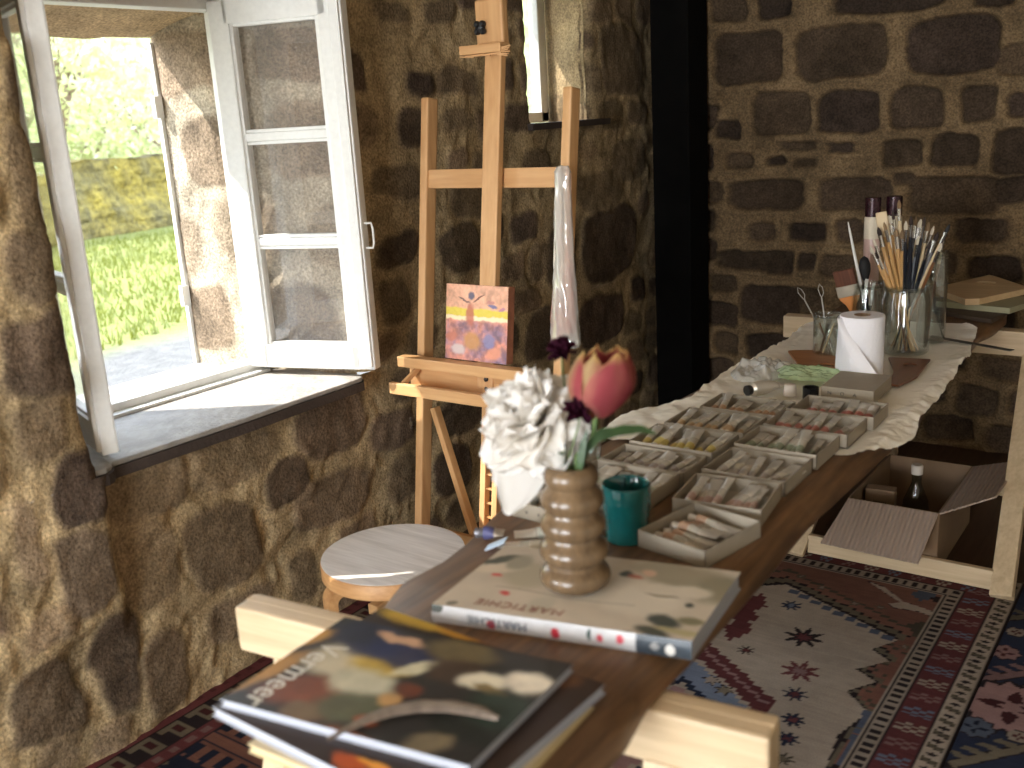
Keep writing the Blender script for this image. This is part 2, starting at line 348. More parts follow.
# back wall
YB = 4.5
def onback(x, y): p = Wy(x, y, YB); return p.x, p.z
def st_rect(x0, y0, x1, y1, t):
    a = onback(x0, (y0+y1)/2); b = onback(x1, (y0+y1)/2); c = onback((x0+x1)/2, y0); d = onback((x0+x1)/2, y1)
    return ((a[0]+b[0])/2, (c[1]+d[1])/2, abs(b[0]-a[0])/2*.96, abs(c[1]-d[1])/2*.96, 0, t)
BS = []
for x0, y0, x1, y1 in [(40, 95, 270, 270), (305, 75, 600, 250), (650, 45, 955, 235), (165, 285, 350, 430), (365, 285, 575, 425), (600, 275, 770, 410), (820, 270, 940, 390), (965, 290, 1100, 370),
    (240, 450, 370, 478), (395, 455, 490, 487), (575, 440, 710, 530), (730, 420, 885, 530), (925, 405, 1100, 560), (80, 480, 165, 530), (205, 500, 265, 530), (295, 505, 360, 530), (85, 570, 330, 660),
    (370, 560, 615, 670), (650, 560, 960, 680), (50, 380, 130, 440), (150, 700, 240, 760), (280, 700, 400, 765), (430, 700, 520, 768), (805, 690, 980, 768), (180, -30, 290, 60), (30, -60, 150, 70), (420, -40, 780, 35), (610, 550, 680, 590)]:
    BS.append(st_rect(700+x0/3.16, y0/3.16, 700+x1/3.16, y1/3.16, random.uniform(.0, .55)))
for x0, y0, x1, y1 in [(0, 280, 120, 375), (135, 290, 210, 360), (225, 300, 360, 390), (800, 300, 1020, 400), (0, 420, 230, 520), (750, 470, 1000, 600)]:
    BS.append(st_rect(764+x0/3.94, 180+y0/3.94, 764+x1/3.94, 180+y1/3.94, random.uniform(0, .5)))
for x0, y0, x1, y1 in [(665, 385, 1000, 470), (640, 490, 760, 560), (760, 530, 1024, 700), (650, 740, 760, 830), (800, 740, 1000, 850)]:
    BS.append(st_rect(560+x0/4.267, 160+y0/4.267, 560+x1/4.267, 160+y1/4.267, random.uniform(0, .5)))
mbk = Masonry(BS, 33, True).fill(-2.5, 2.6, 0, 2.4, .10, .17, .15, .36)
xs = np.concatenate([np.linspace(-2.5, -.2, 400), np.linspace(-.19, 2.6, 120)]); zs = np.linspace(0, 2.42, 400); U, V = np.meshgrid(xs, zs, indexing='ij')
h, mk, to, hu = mbk.field(U, V); P = np.stack([U, YB-h, V], -1)
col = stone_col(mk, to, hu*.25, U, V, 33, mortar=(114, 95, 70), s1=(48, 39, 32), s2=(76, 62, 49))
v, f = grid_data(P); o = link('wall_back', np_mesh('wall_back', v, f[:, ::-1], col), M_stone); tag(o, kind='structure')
# remaining shell
tag(MB().box((2.65, 1, 1.21), (.1, 7.2, 2.5)).build('wall_right', M_plaster), kind='structure')
b = MB()
for c, d in (((-2.0, -2.55, 1.21), (1.0, .1, 2.5)), ((1.45, -2.55, 1.21), (2.5, .1, 2.5)), ((-.65, -2.55, .3), (1.7, .1, .6)), ((-.65, -2.55, 2.3), (1.7, .1, .4))): b.box(c, d)
tag(b.build('wall_front', M_plaster), kind='structure')
tag(MB().box((-.2, 1, 2.46), (5.8, 7.3, .08)).build('ceiling', M_ceil), kind='structure')
tag(MB().box((-.1, 1, -.05), (5.6, 7.2, .1)).build('floor', M_floor), kind='structure')
# slate window sill, slightly proud of the wall
ol = [(-2.90, 1.02), (-2.90, 2.16)]
ol += [(-2.32, 2.185), (-2.26, 2.205), (-2.215, 2.205), (-2.188, 2.18), (-2.185, 2.12), (-2.187, 1.9), (-2.182, 1.73), (-2.19, 1.5), (-2.196, 1.30), (-2.176, 1.285), (-2.166, 1.265), (-2.172, 1.22), (-2.26, 1.15)]
b = MB(); b.prism(ol, .7435, .758); o = b.build('trim_1', M_slate); tag(o, kind='structure')
md = o.modifiers.new('b', 'BEVEL'); md.width = .005; md.segments = 2
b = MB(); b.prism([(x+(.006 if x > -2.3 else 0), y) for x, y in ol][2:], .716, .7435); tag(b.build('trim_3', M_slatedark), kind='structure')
# black timber post in the corner
tag(MB().box((-2.1525, 4.36, 1.2), (.19, .20, 2.42), bev=.01).build('trim_2', M_black), kind='structure')
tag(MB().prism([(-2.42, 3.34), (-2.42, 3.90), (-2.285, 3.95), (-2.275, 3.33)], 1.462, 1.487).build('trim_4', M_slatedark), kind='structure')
# ------------------------------------------------------------------ big window with its two open casements
w1 = thing('window_1', None, None, (-2.6, 1.63, .757), kind='structure')
fr = MB(); y0, y1 = 1.355-1.63, 2.115-1.63
ym = (y0+y1)/2; fr.box((-.01, ym, 1.150), (.07, y1-y0+.08, .05), bev=.004); fr.box((-.01, ym, .018), (.075, y1-y0+.02, .034), bev=.004); fr.box((.035, ym, .006), (.05, y1-y0, .010), bev=.002)
fr.box((-.01, y1+.012, .575), (.06, .034, 1.15), bev=.004); fr.box((-.01, y0-.012, .575), (.06, .034, 1.15), bev=.004)
fr.build('window_frame', M_white, w1)
# outside white strip on the far edge of the opening with small hinge blocks
b = MB().box((-.30, y1-.018, .53), (.018, .022, 1.06), bev=.003)
for z in (.24, .86): b.box((-.292, y1-.035, z), (.02, .03, .07), bev=.003)
b.build('shutter_stop', M_white, w1)
def casement(loc, rot, catch=True, W_=.445):
    H_, T = 1.125, .042
    cs = MB()
    cs.box((.035, 0, H_/2), (.07, T, H_), bev=.005); cs.box((W_-.04, 0, H_/2), (.08, T, H_), bev=.006)
    cs.box((W_/2, 0, .038), (W_-.1, T, .076), bev=.003); cs.box((W_/2, 0, H_-.035), (W_-.1, T, .07), bev=.003)
    for z in (.405, .725): cs.box((W_/2, 0, z), (W_-.12, T*.7, .026), bev=.005)
    for x in (.074, W_-.084): cs.box((x, 0, H_/2), (.012, T*.75, H_-.1), bev=.003)
    cs.box((W_-.022, -T/2-.004, H_/2), (.034, .012, H_-.02), bev=.004)
    for z in (.08, .387, .423, .707, .743, 1.051): cs.box((W_/2, 0, z), (W_-.14, T*.6, .010), bev=.003)
    c = cs.build('casement', M_white, w1, loc=loc, rot=(0, 0, rot))
    g = MB()
    for z0, z1 in ((.075, .393), (.417, .713), (.737, 1.055)): g.box((W_/2, 0, (z0+z1)/2), (W_-.15, .003, z1-z0))
    g.build('pane', M_glass, c)
    if not catch: return c
    hd = MB(); hd.tube([(W_+.0, .0, .455), (W_+.022, .0, .455), (W_+.026, .0, .44), (W_+.026, .0, .395), (W_+.022, .0, .38), (W_, .0, .38)], .0035)
    hd.build('catch', M_white, c)
    return c
casement((.025, y1-.03, .024), math.atan2(.13, .42))
cl = casement((.01, y0+.066, .024), math.atan2(-.122, .395), False, .425)
# slit window
w2 = thing('window_2', None, None, (-2.63, 3.715, 1.487), kind='structure')
b = MB().box((0, .205, .4), (.05, .06, .8), bev=.004).box((0, -.235, .4), (.05, .05, .8), bev=.004).box((0, 0, .02), (.05, .46, .045), bev=.003)
b.build('window_frame', M_white, w2); MB().box((0, 0, .4), (.003, .38, .78)).build('pane', M_glass, w2)
# openings behind the camera: glazed door and window
d1 = thing('door_1', None, None, (-2.2, -.95, 0), kind='structure')
b = MB()
for y in (-.52, 0, .52): b.box((0, y, 1.05), (.05, .06, 2.1), bev=.004)
for z in (.05, .7, 1.4, 2.07): b.box((0, 0, z), (.05, 1.1, .06), bev=.004)
b.build('door_frame', M_white, d1)
w3 = thing('window_3', None, None, (-.65, -2.55, .6), kind='structure')
b = MB()
for x in (-.82, 0, .82): b.box((x, 0, .75), (.06, .05, 1.5), bev=.004)
for z in (.03, .75, 1.47): b.box((0, 0, z), (1.7, .05, .05), bev=.004)
b.build('window_frame', M_white, w3)
# ------------------------------------------------------------------ outdoors
def ground_z(X, Y): return -.2+.10*fbm(X*.5, Y*.5, 61)
n = 220; gx = -2.9-np.linspace(0, 1, n)**1.6*50; gy = np.linspace(-8, 45, n); U, V = np.meshgrid(gx, gy, indexing='ij')
Z = ground_z(U, V)*sst(-2.9, -5, U)+(-.22)*(1-sst(-2.9, -5, U))
edge = -7.5-.25*(V-4.5)*.9+.5*fbm(V*1.3, U*0, 71)      # gravel lane runs along the house
gr = sst(.35, -.35, U-edge)
g = np.array(lin((88, 95, 32))); g2 = np.array(lin((112, 112, 50))); gv = np.array(lin((78, 75, 71)))
nn = np.clip(.5+1.3*fbm(U*2, V*2, 62), 0, 1)[..., None]
col = gv*(1+.35*fbm(U*14, V*14, 63)[..., None])*(1-gr[..., None])+(g*(1-nn)+g2*nn)*(1+.7*fbm(U*20, V*20, 64)[..., None])*gr[..., None]
v, f = grid_data(np.stack([U, V, Z], -1)); M_ground = vcol('turf_and_gravel', .95, bump=.6, bscale=30, noise=.25, nscale=9, bdist=.05)
tag(link('ground', np_mesh('ground', v, f, col), M_ground), kind='structure')
# mossy dry stone wall
def mossy():
    ys = np.linspace(2, 26, 420); zs = np.linspace(-.35, 1.35, 70); Y, Zz = np.meshgrid(ys, zs, indexing='ij')
    Xb = -15.9-.28*(Y-8)
    mm = Masonry([], 77).fill(2, 26, -.4, 1.2, .12, .2, .2, .45); h, mk, to, hu = mm.field(Y, Zz)
    top = 1.14+.22*fbm(Y*1.2, Y*0, 5)
    Zc = np.minimum(Zz, top); X = Xb+h*2.5+.40*fbm(Y*2, Zz*2, 8)-.25*np.clip(Zz, 0, 1)
    ms = np.clip(.6+1.6*fbm(Y*2.2, Zz*2.2, 12), 0, 1)[..., None]
    c = np.array(lin((82, 76, 48)))*(1-ms)+np.array(lin((124, 110, 44)))*ms; c = c*(.82+.2*mk[..., None])*(1+.8*fbm(Y*9, Zz*9, 14)[..., None])
    P = np.stack([X, Y, Zc], -1)
    back = P[:, -1:].copy(); back[..., 0] -= .6; P = np.concatenate([P, back], 1); c = np.concatenate([c, c[:, -1:]], 1)
    low = back.copy(); low[..., 2] = -.35; P = np.concatenate([P, low], 1); c = np.concatenate([c, c[:, -1:]], 1)
    v, f = grid_data(P); return np_mesh('garden_wall', v, f, np.clip(c, .01, .9))
tag(link('garden_wall', mossy(), vcol('moss', .95, bump=1, bscale=20, noise=.4, nscale=12, bdist=.05)), 'low dry stone wall covered in yellow moss beyond the grass outside the window', 'wall')
M_bark = mat('bark', (112, 94, 76), .9, noise=.3, nscale=12, bump=.6)
def leafmat(name, c):
    m, nt, b = nm(name); b.inputs['Base Color'].default_value = (*lin(c), 1); b.inputs['Roughness'].default_value = .6
    tr = nt.nodes.new('ShaderNodeBsdfTranslucent'); tr.inputs[0].default_value = (*lin(c), 1); mx = nt.nodes.new('ShaderNodeMixShader'); mx.inputs[0].default_value = .35
    nt.links.new(b.outputs[0], mx.inputs[1]); nt.links.new(tr.outputs[0], mx.inputs[2]); nt.links.new(mx.outputs[0], nt.nodes['Material Output'].inputs[0]); return m
M_leaf = [leafmat('spring_leaf', (168, 174, 118)), leafmat('pale_leaf', (184, 184, 152)), leafmat('deep_leaf', (150, 170, 100))]
def leaves(name, cen, rad, n, size, m, parent, shell=.35, seed=0):
    r = np.random.default_rng(seed); d = r.normal(size=(n, 3)); d /= np.linalg.norm(d, axis=1)[:, None]
    p = d*(shell+(1-shell)*r.random((n, 1))**.5)*np.array(rad)+np.array(cen)
    p += .12*np.array(rad)*r.normal(size=(n, 3))
    a = r.normal(size=(n, 3)); a /= np.linalg.norm(a, axis=1)[:, None]; b_ = np.cross(a, r.normal(size=(n, 3))); b_ /= np.linalg.norm(b_, axis=1)[:, None]
    s = size*(.6+.8*r.random((n, 1))); q = np.stack([p-a*s, p+b_*s*.5, p+a*s, p-b_*s*.5], 1)
    return link(name, np_mesh(name, q.reshape(-1, 3), np.arange(n*4).reshape(n, 4), smooth=False), m, parent)
def tree(base, hgt, lean, seed, label, nl, lm, crown, cr, thick=.16):
    rr = random.Random(seed); t = thing('garden_tree', label, 'tree', base, group=None); tb = MB()
    def limb(p, d, L, r, lv):
        pts = [p]; q = p.copy(); dd = d.copy()
        for i in range(6):
            dd = (dd+Vector((rr.uniform(-.22, .22), rr.uniform(-.22, .22), rr.uniform(-.1, .16)))).normalized(); q = q+dd*L/6; pts.append(q.copy())
        tb.tube(pts, [r*(1-.55*i/6) for i in range(7)], 6 if lv else 9, cap=False)
        if lv < 3:
            for k in range(4 if lv else 5):
                i = rr.randint(2, 6); nd = (dd+Vector((rr.uniform(-1, 1), rr.uniform(-1, 1), rr.uniform(-.1, .8)))*.9).normalized()
                limb(pts[i], nd, L*rr.uniform(.5, .75), r*.45, lv+1)
    limb(Vector((0, 0, -.2)), Vector(lean).normalized(), hgt, thick, 0)
    tb.build('trunk', M_bark, t, smooth=True)
    leaves('crown', crown, cr, nl, .085, lm, t, .2, seed)
    return t
tree((-18.0, 10.4, -.1), 3.0, (-.1, -.35, 1), 3, 'old leaning tree with a thick pale trunk seen just right of the open left casement', 2600, M_leaf[0], (0, 0, 3.0), (2.6, 2.6, 1.7), .24)
tree((-19.8, 14.0, -.1), 2.6, (.1, .3, 1), 8, 'thin pale-branched tree standing behind the right end of the mossy wall', 1700, M_leaf[1], (0, 0, 2.6), (2.4, 2.4, 1.6), .10)
tree((-22.0, 11.8, 0), 2.8, (.2, -.2, 1), 12, 'small bare-branched tree between the two nearer garden trees', 1300, M_leaf[1], (0, 0, 2.8), (2.2, 2.2, 1.4), .10)
for k, (x, y, r, hh, mi, lab) in enumerate([(-24, 9.5, 3.2, 3.2, 1, 'pale leafy bush far behind the mossy wall at the left of the window view'), (-25, 15, 3.6, 3.8, 0, 'yellow-green leafy bush far behind the mossy wall in the middle of the window view'),
        (-24, 21, 3.8, 4.2, 1, 'tall pale bush far behind the mossy wall at the right of the window view'), (-18.4, 8.6, 1.0, .8, 2, 'dark green shrub low behind the mossy wall under the leaning tree')]):
    t = thing('leafy_bush', lab, 'bush', (x, y, -.2)); leaves('foliage', (0, 0, hh*.55), (r, r, hh*.6), 5200 if r > 2 else 900, .11, M_leaf[mi], t, .2, 40+k)
    s = MB()
    for q in range(9): a = q*.7; s.tube([(0, 0, -.2), (math.cos(a)*r*.3, math.sin(a)*r*.3, hh*.5), (math.cos(a)*r*.55, math.sin(a)*r*.6, hh*.95)], [.07, .05, .02], 5)
    s.build('stems', M_bark, t)
# wooded bank closing the view
ys = np.linspace(-20, 80, 160); zs = np.linspace(0, 1, 50); Y, T = np.meshgrid(ys, zs, indexing='ij')
X = -32-T*14+1.5*fbm(Y*.3, T*5, 4); Z = -1+T*13+1.2*fbm(Y*.4, T*6, 6)
c = np.array(lin((150, 160, 96)))*(1+1.2*fbm(Y*1.5, T*30, 9)[..., None]); v, f = grid_data(np.stack([X, Y, Z], -1))
tag(link('wooded_bank', np_mesh('wooded_bank', v, f, np.clip(c, .02, .9)), vcol('bank_green', .95, noise=.4, nscale=2)), kind='structure')
r = np.random.default_rng(3); n = 9000; yy = r.uniform(-5, 50, n); tt = r.random(n)**1.2; p = np.stack([-31.5-tt*14+r.normal(size=n)*.5, yy, -1+tt*13+r.normal(size=n)*.6], 1)
a = r.normal(size=(n, 3)); b_ = np.cross(a, r.normal(size=(n, 3))); a /= np.linalg.norm(a, axis=1)[:, None]; b_ /= np.linalg.norm(b_, axis=1)[:, None]
q = np.stack([p-a*.3, p+b_*.2, p+a*.3, p-b_*.2], 1)
tag(link('bank_foliage', np_mesh('bank_foliage', q.reshape(-1, 3), np.arange(n*4).reshape(n, 4), smooth=False), M_leaf[1]), 'pale spring foliage covering the bank at the back of the garden', 'foliage', kind='stuff')
# grass blades
n = 20000; gxx = -7.2-r.random(n)**1.2*8.6; gyy = r.uniform(2.5, 19, n); ok = gxx < (-7.5-.25*(gyy-4.5)*.9-.15)
gxx, gyy = gxx[ok], gyy[ok]; n = len(gxx); gz = ground_z(gxx, gyy); d = r.normal(size=(n, 2))*.03; w = r.normal(size=(n, 2)); w /= np.linalg.norm(w, axis=1)[:, None]; hg = .06+.07*r.random(n)
A_ = np.stack([gxx-w[:, 0]*.012, gyy-w[:, 1]*.012, gz], 1); B_ = np.stack([gxx+w[:, 0]*.012, gyy+w[:, 1]*.012, gz], 1); T_ = np.stack([gxx+d[:, 0], gyy+d[:, 1], gz+hg], 1)
tag(link('grass', np_mesh('grass', np.stack([A_, B_, T_], 1).reshape(-1, 3), np.arange(n*3).reshape(n, 3), smooth=False), leafmat('grass_blade', (98, 104, 36))), 'bright green grass between the gravel lane and the mossy wall', 'grass', kind='stuff')
# ------------------------------------------------------------------ light
def area(name, loc, direction, sx, sy, power, col):
    l = bpy.data.lights.new(name, 'AREA'); l.shape = 'RECTANGLE'; l.size = sx; l.size_y = sy; l.energy = power; l.color = col
    o = bpy.data.objects.new(name, l); C.objects.link(o); o.location = loc
    o.rotation_euler = Vector(direction).to_track_quat('-Z', 'Z').to_euler(); return o
sd = bpy.data.lights.new('sun', 'SUN'); sd.energy = SUN_E; sd.angle = R(.6); sd.color = (1, .95, .88)
so = bpy.data.objects.new('sun', sd); C.objects.link(so); so.rotation_euler = Vector((1, .69, -1.22)).to_track_quat('-Z', 'Y').to_euler()
area('daylight_window_front', (-.65, -2.62, 1.35), (0, 1, -.05), 1.6, 1.4, WIN_E, (.90, .95, 1))
area('daylight_door', (-2.5, -.95, 1.1), (1, 0, 0), 1.0, 2.0, DOOR_E, (.90, .95, 1))
wd = bpy.data.worlds.new('sky'); bpy.context.scene.world = wd; wd.use_nodes = True; nt = wd.node_tree; bg = nt.nodes['Background']
tc = nt.nodes.new('ShaderNodeTexCoord'); sx = nt.nodes.new('ShaderNodeSeparateXYZ'); nt.links.new(tc.outputs['Generated'], sx.inputs[0])
rp = nt.nodes.new('ShaderNodeValToRGB'); rp.color_ramp.elements[0].position = 0; rp.color_ramp.elements[0].color = (.95, .95, .92, 1); rp.color_ramp.elements[1].position = .6; rp.color_ramp.elements[1].color = (.66, .80, 1, 1)
nt.links.new(sx.outputs['Z'], rp.inputs[0]); nt.links.new(rp.outputs[0], bg.inputs[0]); bg.inputs[1].default_value = SKY_E
sc = bpy.context.scene; sc.view_settings.view_transform = 'Standard'; sc.view_settings.look = 'None'; sc.view_settings.gamma = 1; sc.view_settings.use_curve_mapping = False
sc.view_settings.exposure = EXPO
cy = sc.cycles; cy.use_denoising = True; cy.max_bounces = 8; cy.diffuse_bounces = 5; cy.transparent_max_bounces = 16; cy.sample_clamp_indirect = 6
try: cy.denoiser = 'OPENIMAGEDENOISE'
except Exception: pass
# ------------------------------------------------------------------ rugs
def inpoly(x, y, poly):
    ins = np.zeros(x.shape, bool); n = len(poly)
    for i in range(n):
        x1, y1 = poly[i]; x2, y2 = poly[(i+1) % n]
        c = ((y1 > y) != (y2 > y)) & (x < (x2-x1)*(y-y1)/((y2-y1) if y2 != y1 else 1e-9)+x1); ins ^= c
    return ins
def pxpoly(L, z=0.0): return [tuple(Wz(x, y, z)[:2]) for x, y in L]
def scaled(poly, k, c=None):
    cx = sum(p[0] for p in poly)/len(poly) if c is None else c[0]; cy_ = sum(p[1] for p in poly)/len(poly) if c is None else c[1]
    return [(cx+(x-cx)*k, cy_+(y-cy_)*k) for x, y in poly]
def rug(name, x0, x1, y0, y1, fn, label, step=.0055):
    xs = np.arange(x0, x1+step, step); ys = np.arange(y0, y1+step, step); X, Y = np.meshgrid(xs, ys, indexing='ij')
    col = fn(X, Y); col = col*(1+.45*fbm(X*3, Y*5, 77)[..., None]+.30*fbm(X*8, Y*170, 78, 2)[..., None]+.25*fbm(X*40, Y*40, 79, 2)[..., None]); z = .009+.0012*fbm(X*60, Y*60, 3)
    z[0, :] = z[-1, :] = 0.001; z[:, 0] = z[:, -1] = 0.001
    v, f = grid_data(np.stack([X, Y, z], -1)); o = link(name, np_mesh(name, v, f, col), M_rug); return tag(o, label, 'rug')
CR, TE, RED, NV, BL, DK, OL, PK = [np.array(lin(c)) for c in ((148, 135, 121), (104, 72, 61), (82, 44, 44), (32, 36, 50), (106, 114, 130), (36, 29, 30), (90, 82, 68), (142, 112, 108))]
def paint(col, m, c): col[m] = c
def star(col, X, Y, cx, cy, r, c, n=8, inner=.5, c2=None, sx=1.0):
    dx = (X-cx)/sx; dy = Y-cy; a = np.arctan2(dy, dx); d = np.hypot(dx, dy); t = np.abs(((a*n/(2*PI)) % 1)*2-1)
    lim = r*(inner+(1-inner)*t**1.3)
    paint(col, d < lim, c)
    if c2 is not None: paint(col, d < lim*.45, c2)
def rugA(X, Y):
    col = np.empty(X.shape+(3,)); col[:] = TE; q = .014; Xq, Yq = np.round(X/q)*q, np.round(Y/q)*q
    cream = pxpoly([(740, 590), (768, 588), (787, 587), (898, 643), (872, 652), (889, 664), (856, 672), (876, 685), (846, 694), (868, 715), (838, 738), (824, 775), (760, 900), (560, 960), (560, 700)])
    cc = tuple(Wz(770, 680)[:2])
    for k, c in ((1.20, OL*.6), (1.17, TE*1.15), (1.10, DK), (1.085, OL), (1.03, DK), (1.0, CR)): paint(col, inpoly(Xq if k > 1 else X, Yq if k > 1 else Y, scaled(cream, k, cc)), c)
    # hooked teeth along the medallion edge
    for a, b in (((790, 590), (895, 642)), ((845, 768), (872, 712))):
        pa, pb = Wz(*a), Wz(*b)
        for i in range(9):
            t = (i+.5)/9; p = pa.lerp(pb, t); paint(col, (abs(X-p.x) < .016) & (abs(Y-p.y+.012) < .013), np.array(lin((72, 78, 92))))
    red = pxpoly([(708, 645), (778, 706), (758, 730), (700, 790), (560, 840), (560, 690)]); rc = tuple(Wz(650, 730)[:2])
    for k, c in ((1.03, CR), (1.0, RED), (.93, PK*.75), (.89, RED), (.80, CR), (.76, BL)): paint(col, inpoly(Xq, Yq, scaled(red, k, rc)), c)
    for k, c in ((.56, NV), (.50, CR), (.46, PK)): paint(col, inpoly(Xq, Yq, scaled(red, k, rc)), c)
    for (x, y, r, c) in ((712, 683, .030, CR*.9), (724, 693, .028, OL*1.6)): p = Wz(x, y); star(col, X, Y, p.x, p.y, r, DK, 6); star(col, X, Y, p.x, p.y, r*.8, c, 6)
    for (x, y, r, c, c2) in ((804, 640, .062, DK, RED), (800, 674, .058, RED*1.1, PK*.6), (791, 608, .036, NV*1.4, BL*.7), (795, 697, .036, NV, RED), (793, 723, .036, NV, RED*1.2), (787, 742, .036, NV, RED), (746, 653, .026, DK, RED), (783, 762, .03, OL*.5, OL)):
        p = Wz(x, y); star(col, X, Y, p.x, p.y, r, c, 8, .42, c2)
    for (x, y) in ((738, 632), (744, 618), (754, 606)): p = Wz(x, y); paint(col, (abs(Xq-p.x)+.6*abs(Yq-p.y) < .045), RED*1.1)
    for (x, y) in ((801, 579), (822, 590), (855, 606), (880, 610), (902, 680), (896, 700), (880, 730), (872, 750), (905, 650)): p = Wz(x, y); star(col, X, Y, p.x, p.y, .020, OL*.8, 6, .4, CR*.6)
    # pale ribbon shape in the far corner
    rb = pxpoly([(868, 584), (885, 590), (903, 604), (915, 608), (935, 615), (938, 622), (918, 614), (893, 610), (888, 606), (900, 605), (880, 592)]); paint(col, inpoly(X, Y, scaled(rb, 1.08)), DK); paint(col, inpoly(X, Y, rb), CR)
    for i, (x, y) in enumerate(((925, 598), (945, 604), (920, 632))): p = Wz(x, y); paint(col, (abs(Xq-p.x)+abs(Yq-p.y) < .045), (BL*.35, DK, OL*.5)[i])
    # borders: distance outwards from the field edge
    d = np.maximum(X+.612, Y-3.045); along = np.where(X+.612 > Y-3.045, Y, X)
    paint(col, d > -.012, CR*.9); paint(col, d > -.006, DK); paint(col, d > 0, CR*.8)
    paint(col, (d > .006) & (d < .036) & (((along/.030) % 1) < .5), DK); paint(col, d > .040, DK); paint(col, d > .046, RED)
    ph = (along/.075) % 1; dd = (d-.088)/.045; k = np.floor(along/.075)
    mot = (np.abs(dd) < .8) & (ph > .2) & (ph < .75) & (((np.floor(ph*8)+np.floor(dd*2.5)) % 2) == 0); cc2 = np.where((k % 3 == 0)[..., None], CR*.8, np.where((k % 3 == 1)[..., None], BL*.7, PK*.55)); col[mot] = cc2[mot]
    paint(col, d > .130, DK); paint(col, d > .135, CR)
    ph = (along/.06) % 1; u = (d-.157)/.018
    paint(col, (d > .135) & (np.abs(u) < 1) & (np.abs(ph-.25+u*.10) < .13), OL*.8); paint(col, (d > .135) & (np.abs(u)*.16+np.abs(ph-.72) < .15), DK); paint(col, (d > .135) & (np.abs(np.abs(ph-.25+u*.10)-.14) < .02) & (np.abs(u) < 1), DK)
    paint(col, d > .178, CR*.85); paint(col, d > .184, DK); return col
rug('patterned_rug', -1.56, -.426, .5, 3.235, rugA, 'red bordered rug with a cream medallion field and star motifs lying under the table')
def rugB(X, Y):
    col = np.empty(X.shape+(3,)); col[:] = NV*1.25; q = .012; Xq, Yq = np.round(X/q)*q, np.round(Y/q)*q
    def comb(a, b, c, w=.012, side=1):
        pa, pb = Wz(*a), Wz(*b); L = (pb-pa).length; ux, uy = (pb.x-pa.x)/L, (pb.y-pa.y)/L; s = (X-pa.x)*ux+(Y-pa.y)*uy; t = -(X-pa.x)*uy+(Y-pa.y)*ux
        paint(col, (s > -.02) & (s < L) & (abs(t) < w+.005), DK); paint(col, (s > 0) & (s < L) & (abs(t) < w), c)
        paint(col, (s > .03) & (s < L) & (t*side > 0) & (t*side < .05) & ((((s+t*side*.6)/.045) % 1) < .5), c*.9)
    comb((982, 682), (1060, 672), PK*.6); comb((950, 768), (1040, 748), OL*1.2); comb((998, 622), (1060, 616), OL*.9); comb((1000, 700), (1030, 690), OL, side=-1)
    for (x, y, r, c, c2, n) in ((1012, 711, .135, PK*.9, RED*.75, 14), (1004, 655, .046, PK*.7, RED*.8, 8), (975, 730, .05, BL*.45, NV, 8), (1018, 740, .03, CR*.7, RED, 6), (1016, 635, .03, CR*.7, RED, 6)):
        p = Wz(x, y); star(col, X, Y, p.x, p.y, r, DK, n, .85); star(col, X, Y, p.x, p.y, r*.92, c, n, .82)
        star(col, X, Y, p.x, p.y, r*.62, c2*.7, 4, .25); star(col, X, Y, p.x, p.y, r*.25, c, 6, .6)
    for i in range(5):
        for j in range(7): star(col, X, Y, -.1+i*.26, .8+j*.4+.2*(i % 2), .06, OL, 8, .5, RED)
    return col
rug('patterned_rug', -.424, 1.1, .5, 3.95, rugB, 'dark navy rug with pink rosettes and comb motifs at the right edge of the photo')
def rugC(X, Y):
    col = np.empty(X.shape+(3,)); col[:] = NV*.75; d = X+2.26; q = .010; Xq, Yq = np.round(X/q)*q, np.round(Y/q)*q
    k = ((Y/.30) % 1)*.30-.15; u = X+1.90
    paint(col, (abs(k) < .018) & (abs(u) < .15), TE); paint(col, (abs(k) < .085) & (abs(k) > .03) & (((u/.055) % 1) < .45) & (abs(u) < .13), TE); paint(col, (abs(k) < .034) & (abs(u) < .14) & (abs(k) > .022), TE*.8)
    paint(col, (abs(abs(k)-.09) < .006) & (((u/.055) % 1) < .7) & (abs(u) < .14), TE)
    paint(col, (abs(k) > .11) & (abs(u % .1-.05) + abs(abs(k)-.135) < .018), OL)
    paint(col, d < .215, DK); paint(col, d < .21, RED*1.1); ph = (Y/.05) % 1; paint(col, (d > .17) & (d < .205) & (ph < .5) & (abs(d-.187) < .012), PK*.5)
    paint(col, d < .165, DK); paint(col, d < .160, OL*1.15); st = (Y/.09) % 1; paint(col, (d > .085) & (d < .160) & (((st*4).astype(int) % 4) * .018 + .085 < d) & (st < .5), DK); paint(col, (d > .10) & (d < .14) & (abs(st-.75) < .12), RED*.5)
    paint(col, d < .085, DK*.5); paint(col, d < .075, RED*1.25); paint(col, (d > .02) & (d < .055) & (((Y/.045) % 1) < .4), RED*.8); return col
rug('patterned_rug', -2.235, -1.565, .5, 3.1, rugC, 'dark rug with a red border running along the foot of the stone wall')
